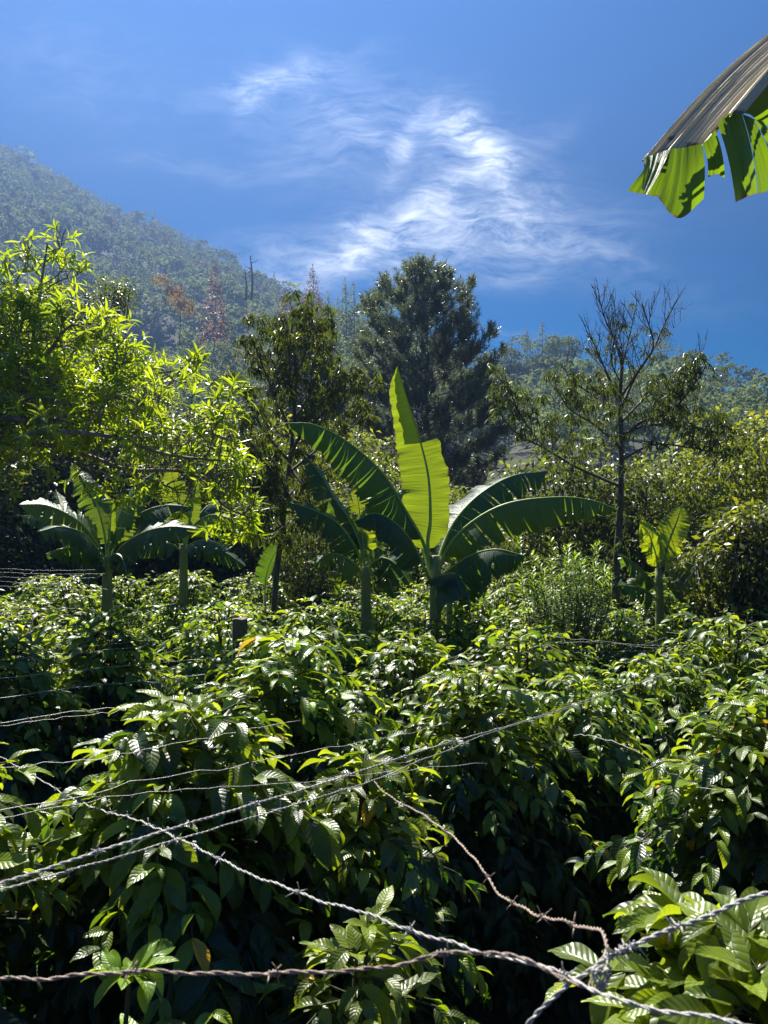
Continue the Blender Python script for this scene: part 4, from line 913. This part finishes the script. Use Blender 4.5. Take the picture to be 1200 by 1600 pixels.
def narrow_shrub():
    rng = np.random.default_rng(81); d0 = 9.9; bx = P(885, 1000, d0); base = np.array((bx[0], d0, gz(bx[0], d0)-.05))
    root = empty('shrub', tuple(base), 'upright shrub with narrow leaves and pale tips right of the tallest banana plant', 'shrub'); tb, fb = Buf(), Buf()
    Pn, D, U, S, R, Y = [], [], [], [], [], []
    for k in range(46):
        a = k*2.4; rr = .08+.62*math.sqrt(k/46); top = P(0, rng.uniform(812, 890)+rr*30, d0)[2]-base[2]; o = np.array((math.cos(a), math.sin(a)*.7, 0))
        ln = rng.normal(0, .13, 2); p = resample(catmull([o*.12*rr, o*rr*.6+arr(ln[0]*.2, ln[1]*.3, top*.45), o*rr+arr(ln[0], ln[1], top*rng.uniform(.78, 1.02))], 20), 12)[0]; p[1:] += rng.normal(0, .018, (11, 3)); tube(tb, p, np.linspace(.012, .004, 12), 4, cap=False)
        m = int(top/.017)
        for j in range(m):
            t = .25+.75*j/m; q = np.array([np.interp(t, np.linspace(0, 1, 12), p[:, i]) for i in range(3)]); th = j*2.4; v = np.array((math.cos(th), math.sin(th), .65+1.0*(t > .9)))
            Pn.append(q); D.append(v+rng.normal(0, .2, 3)); U.append((-.3*math.cos(th), -.3*math.sin(th), 1)); S.append(rng.uniform(.05, .135)*(1.1 if t > .6 else .9)); R.append(rng.uniform(0, 1)); Y.append(max(0, (t-.8)*5)*rng.uniform(.5, 1))
    scatter(fb, [leaf_tpl(.13, 2, 1, 25, 25), leaf_tpl(.11, 2, 1, 15, 45)], Pn, D, U, S, R, Y, rng)
    tb.obj('stem', M['twig'], root); fb.obj('foliage', M['shrub'], root)
narrow_shrub()

# ------------------------------------------------------------------ sawn post
def stump(px, pytop, d, r, label):
    x = (px-600)/1200*d; g = gz(x, d); H = P(px, pytop, d)[2]-g; rng = np.random.default_rng(9)
    root = empty('wooden_post', (x, d, g-.05), label, 'post'); b = Buf(); n = 28; th = np.arange(n)/n*6.283; prof = 1+.05*np.sin(th*5)+.035*np.sin(th*11+1)+rng.normal(0, .012, n)
    zs = np.linspace(0, H, 16); V = np.array([[(r*prof[j]*(1.06-.06*z/H)*math.cos(th[j]), r*prof[j]*(1.06-.06*z/H)*math.sin(th[j]), z) for j in range(n)] for z in zs]); b.add(V, grid_faces(16, n, True)); b.obj('shaft', M['bark'], root)
    c = Buf(); rings = [1.0, .93, .6, .3, .02]; V = np.array([[(r*prof[j]*q*math.cos(th[j]), r*prof[j]*q*math.sin(th[j]), H+.002+.012*(q < .97)+.004*math.sin(th[j]*2)) for j in range(n)] for q in rings]); c.add(V, grid_faces(5, n, True)); c.obj('cut_top', M['wood_end'], root)
stump(375, 959, 6.5, .062, 'short sawn wooden post poking out among the coffee bushes')

# ------------------------------------------------------------------ barbed wires
def wire(label, pts, kind='galv', off=.0012, r=.00125, barbs=(), pitch=.042, group=None, thin=False, wob=.75):
    p3 = np.array([P(*q) for q in pts]); o0 = p3[0]
    root = None
    p, L = resample(catmull(p3, 40*len(p3)), 60*len(p3)); p = p-o0
    if thin:
        r *= .68
        b = Buf(); n = max(24, min(160, int(L/.06))); q, _ = resample(p, n); rng = np.random.default_rng(len(pts)*7+int(abs(pts[0][1])))
        q[1:-1] += rng.normal(0, .0035, (n-2, 3)); tube(b, q, r, 4)
        nb = min(100, int(L/.13)); 
        if nb > 1:
            bb, _ = resample(p, nb)
            for w in bb:
                v = rdir(rng, 1)[0]*.011; tube(b, [w-v, w, w+v], r*.7, 3, cap=False)
        o = b.obj('barbed_wire', M[kind]); o.location = tuple(o0); return tag(o, label, 'barbed wire', group)
    root = empty('barbed_wire', tuple(o0), label, 'barbed wire', group)
    n = min(2600, max(60, int(L/pitch*9))); q, _ = resample(p, n); s = np.linspace(0, L, n); q = q+np.stack([0*s, wob*.001*np.sin(s*23+L), wob*(.0022*np.sin(s*31)+.0016*np.sin(s*71+1)+.002*np.abs(np.sin(s*9.3+2)))], 1); T, A, B = frames(q)
    for ph in (0, math.pi):
        b = Buf(); a = s/pitch*2*math.pi+ph+.5*np.sin(s*9); h = q+off*(np.cos(a)[:, None]*A+np.sin(a)[:, None]*B); tube(b, h, r, 6); b.obj('strand', M[kind], root)
    rng = np.random.default_rng(int(L*1000) % 997)
    for f in barbs:
        i = int(np.clip(f, .002, .998)*(n-1)); c, t_, a_, b_ = q[i], T[i], A[i], B[i]; b = Buf()
        w = np.linspace(0, 1, 26)*2.5*2*math.pi; rr = off+r*1.7; hel = c+t_*((w/w[-1]-.5)*.012)[:, None]+rr*(np.cos(w)[:, None]*a_+np.sin(w)[:, None]*b_); tube(b, hel, r*.75, 5)
        g0 = rng.uniform(0, 6.28)
        for k, (th, tt) in enumerate(((0, -.006), (2.9, -.002), (1.5, .002), (4.5, .006))):
            th += g0; dv = math.cos(th)*a_+math.sin(th)*b_+t_*rng.uniform(-.5, .5); st = c+t_*tt; tube(b, [st+dv*rr*.5, st+dv*.008, st+dv*rng.uniform(.013, .018)], [r*.75, r*.72, r*.3], 5)
        b.obj('barb', M[kind], root)
wire('grey barbed wire sagging from the left into the knot at the lower right', [(-60,1150,3.3),(10,1187,3.2),(60,1215,3.05),(110,1245,2.8),(165,1267,2.4),(210,1279,2.05),(280,1310,1.7),(350,1345,1.48),(425,1380,1.34),(500,1405,1.24),(600,1438,1.12),(675,1465,1.03),(765,1490,.95),(825,1503,.9),(885,1528,.85),(950,1557,.8),(1025,1575,.77),(1150,1600,.72),(1260,1625,.68)], barbs=(.04,.13,.2,.27,.34,.41,.48,.55,.62,.69,.77,.85,.93))
wire('rusty brown barbed wire running level across the bottom', [(-80,1535,.98),(0,1530,.97),(60,1527,.96),(125,1522,.95),(300,1520,.94),(465,1520,.93),(600,1510,.92),(690,1493,.91),(760,1490,.90),(830,1500,.875),(890,1532,.84),(935,1550,.815)], 'rust', barbs=(.085,.31,.52,.77), off=.0013, r=.0013, pitch=.045)
wire('straight blurred barbed wire, the upper of the long rising pair', [(-120,1420,.95),(0,1380,1.02),(150,1332,1.15),(250,1300,1.25),(400,1255,1.5),(500,1225,1.7),(600,1192,2.0),(700,1160,2.4),(800,1132,2.9),(875,1108,3.4),(950,1082,4.0),(1050,1050,5.2)], off=.0012, r=.00125, wob=.2, barbs=(.05,.13,.2,.27,.34,.42,.5), pitch=.035)
wire('thinner barbed wire, the lower of the long rising pair', [(-120,1430,1.15),(0,1390,1.22),(120,1357,1.35),(275,1312,1.55),(400,1275,1.75),(500,1245,1.95),(600,1213,2.25),(650,1190,2.5),(700,1172,2.8),(750,1150,3.1),(850,1118,4.0),(950,1086,4.6)], off=.001, r=.0010, wob=.3, barbs=(.06,.12,.2,.27,.33,.4,.48,.56), pitch=.03)
wire('brown barbed wire curving down from the middle to the knot at the lower right', [(585,1222,2.1),(600,1238,2.05),(650,1267,1.9),(700,1300,1.72),(735,1335,1.55),(760,1368,1.45),(785,1400,1.36),(835,1427,1.22),(900,1445,1.05),(932,1450,.97),(945,1470,.92),(946,1492,.88),(925,1520,.84)], 'rust', off=.0013, r=.0012, barbs=(.3,.52,.62,.72,.82), pitch=.03)
wire('grey barbed wire climbing from the knot to the right edge', [(1290,1372,.84),(1200,1397,.84),(1110,1425,.84),(1050,1450,.84),(970,1487,.84),(920,1522,.84),(885,1540,.84),(862,1560,.84),(840,1582,.84),(815,1612,.84),(780,1650,.84)], off=.0015, r=.0014, barbs=(.42,.55,.58,.62), pitch=.028)
def tie():
    b = Buf(); rng = np.random.default_rng(4); c = P(938, 1528, .83)
    for k in range(5):
        s = np.linspace(0, 1, 40); a = s*9+k; q = np.stack([.008*np.cos(a)*(1+.3*s)+rng.normal(0, .002), .005*np.sin(a*1.3), .012*np.sin(a*.8+k)], 1); tube(b, q, .0011, 5)
    o = b.obj('tie_wire', M['galv']); o.location = tuple(c); tag(o, 'knot of thin tie wire where the barbed wires meet at the lower right', 'tie wire')
tie()
TH = [('thin slack wire drooping through the middle right bushes', [(900,1148,3.4),(927,1151,3.3),(962,1160,3.2),(1000,1177,3.1),(1025,1195,3.05),(1055,1212,3.0),(1095,1229,2.95),(1130,1236,2.9)], .0021),
      ('upper thin wire crossing the big left bush', [(-60,1280,2.0),(0,1266,2.1),(115,1246,2.25),(225,1220,2.4),(345,1200,2.6),(450,1180,2.8),(600,1152,3.1),(700,1128,3.4)], .0016),
      ('lower thin wire crossing the big left bush', [(-60,1286,2.0),(0,1277,2.05),(150,1250,2.2),(300,1232,2.4),(450,1222,2.6),(600,1206,2.8),(760,1192,3.0)], .0014),
      ('thin wire over the crown of the big left bush', [(-60,1212,2.3),(0,1200,2.3),(100,1190,2.4),(200,1176,2.5),(330,1150,2.7),(470,1125,2.9)], .0013),
      ('lowest of the stacked wires beside the rounded left bush', [(-60,1138,3.2),(0,1129,3.3),(100,1114,3.6),(250,1097,4.0),(330,1084,4.3)], .0024),
      ('second wire from the bottom of the stack beside the rounded left bush', [(-60,1143,3.4),(0,1134,3.5),(133,1117,3.8),(283,1097,4.1)], .0018),
      ('third wire from the bottom of the stack beside the rounded left bush', [(-60,1100,3.8),(0,1090,4.0),(133,1073,4.3),(283,1056,4.7),(330,1052,4.8)], .0022),
      ('fourth wire from the bottom of the stack beside the rounded left bush', [(-60,1070,4.2),(0,1060,4.3),(133,1046,4.7),(267,1033,5.1),(330,1028,5.2)], .0024),
      ('fifth wire from the bottom of the stack beside the rounded left bush', [(-60,1040,4.6),(0,1032,4.8),(150,1017,5.1),(233,1009,5.3),(320,1001,5.5)], .0022),
      ('topmost wire of the stack beside the rounded left bush', [(-60,1032,5.0),(0,1026,5.1),(150,1008,5.3),(233,1000,5.5)], .0016)]
for lab, pts, r in TH: wire(lab, pts, 'galv', r=r, thin=True)
for k, (y0, y1, x1) in enumerate([(888,890,150),(894,896,165),(901,903,150),(908,911,120),(915,921,170),(948,950,120),(957,960,130),(968,972,110)]):
    wire(ordinal(k+1)+' from the top of the thin wires bundled at the far left edge', [(-60,y0-2,11.0),(0,y0,10.6),(x1/2,(y0+y1)/2+2,10.3),(x1,y1,10.0)], 'galv', r=.0024, thin=True, group='far left wire bundle')
wire('slanting wire under the wide left banana plant', [(30,915,10.5),(60,903,10.7),(85,890,10.9)], 'galv', r=.004, thin=True)
for lab, pts in [('upper level wire in front of the small right banana plant', [(845,992,8.2),(900,998,8.0),(1000,1007,7.8),(1100,1010,7.8),(1260,1010,7.8)]),
                 ('second level wire in front of the small right banana plant', [(850,1004,8.0),(940,1003,7.9),(1020,1012,7.7),(1120,1016,7.7),(1260,1013,7.6)]),
                 ('low level wire below the small right banana plant', [(850,1015,7.6),(950,1017,7.5),(1050,1016,7.4)]),
                 ('low wire at the right edge below the vine covered tree', [(1070,1028,7.0),(1140,1028,7.0),(1260,1026,7.0)]),
                 ('slanting wire below the vine covered tree rising to the right edge', [(1135,1022,7.2),(1165,1004,7.6),(1200,990,8.0),(1250,970,8.4)]),
                 ('slanting wire rising left under the narrow leaved shrub', [(955,1026,7.3),(1000,1008,7.7),(1040,995,8.1)]),
                 ('slanting wire falling to the right edge below the vine covered tree', [(1170,1006,7.6),(1200,1018,7.3),(1250,1040,7.0)]),
                 ('short high wire below the small right banana plant', [(1040,988,8.8),(1070,990,8.7),(1100,993,8.6)]),
                 ('level wire at the foot of the banana stems', [(540,962,8.6),(585,970,8.5),(640,974,8.4)])]:
    wire(lab, pts, 'galv', r=.0026, thin=True)

# ------------------------------------------------------------------ air
def haze():
    me = bpy.data.meshes.new('haze'); X0, X1, Y0, Y1, Z0, Z1 = -585, 585, -585, 585, ZLO-1, ZHI+24
    v = [(x, y, z) for x in (X0, X1) for y in (Y0, Y1) for z in (Z0, Z1)]
    me.from_pydata(v, [], [(0,1,3,2),(4,6,7,5),(0,4,5,1),(2,3,7,6),(0,2,6,4),(1,5,7,3)]); me.update()
    m = bpy.data.materials.new('haze'); m.use_nodes = True; T = NT(m.node_tree)
    pv = T.n('ShaderNodeVolumePrincipled', {'Color': (.041,.068,.136,1), 'Density': .0027, 'Anisotropy': .48}); pv.inputs['Density Attribute'].default_value = ''
    out = T.n('ShaderNodeOutputMaterial'); T.link(pv.outputs[0], out.inputs['Volume'])
    me.materials.append(m); o = link('haze', me); o['kind'] = 'stuff'; o['label'] = 'thin pale haze in the valley air'; o['category'] = 'haze'
haze()
print('objects', len(bpy.data.objects))
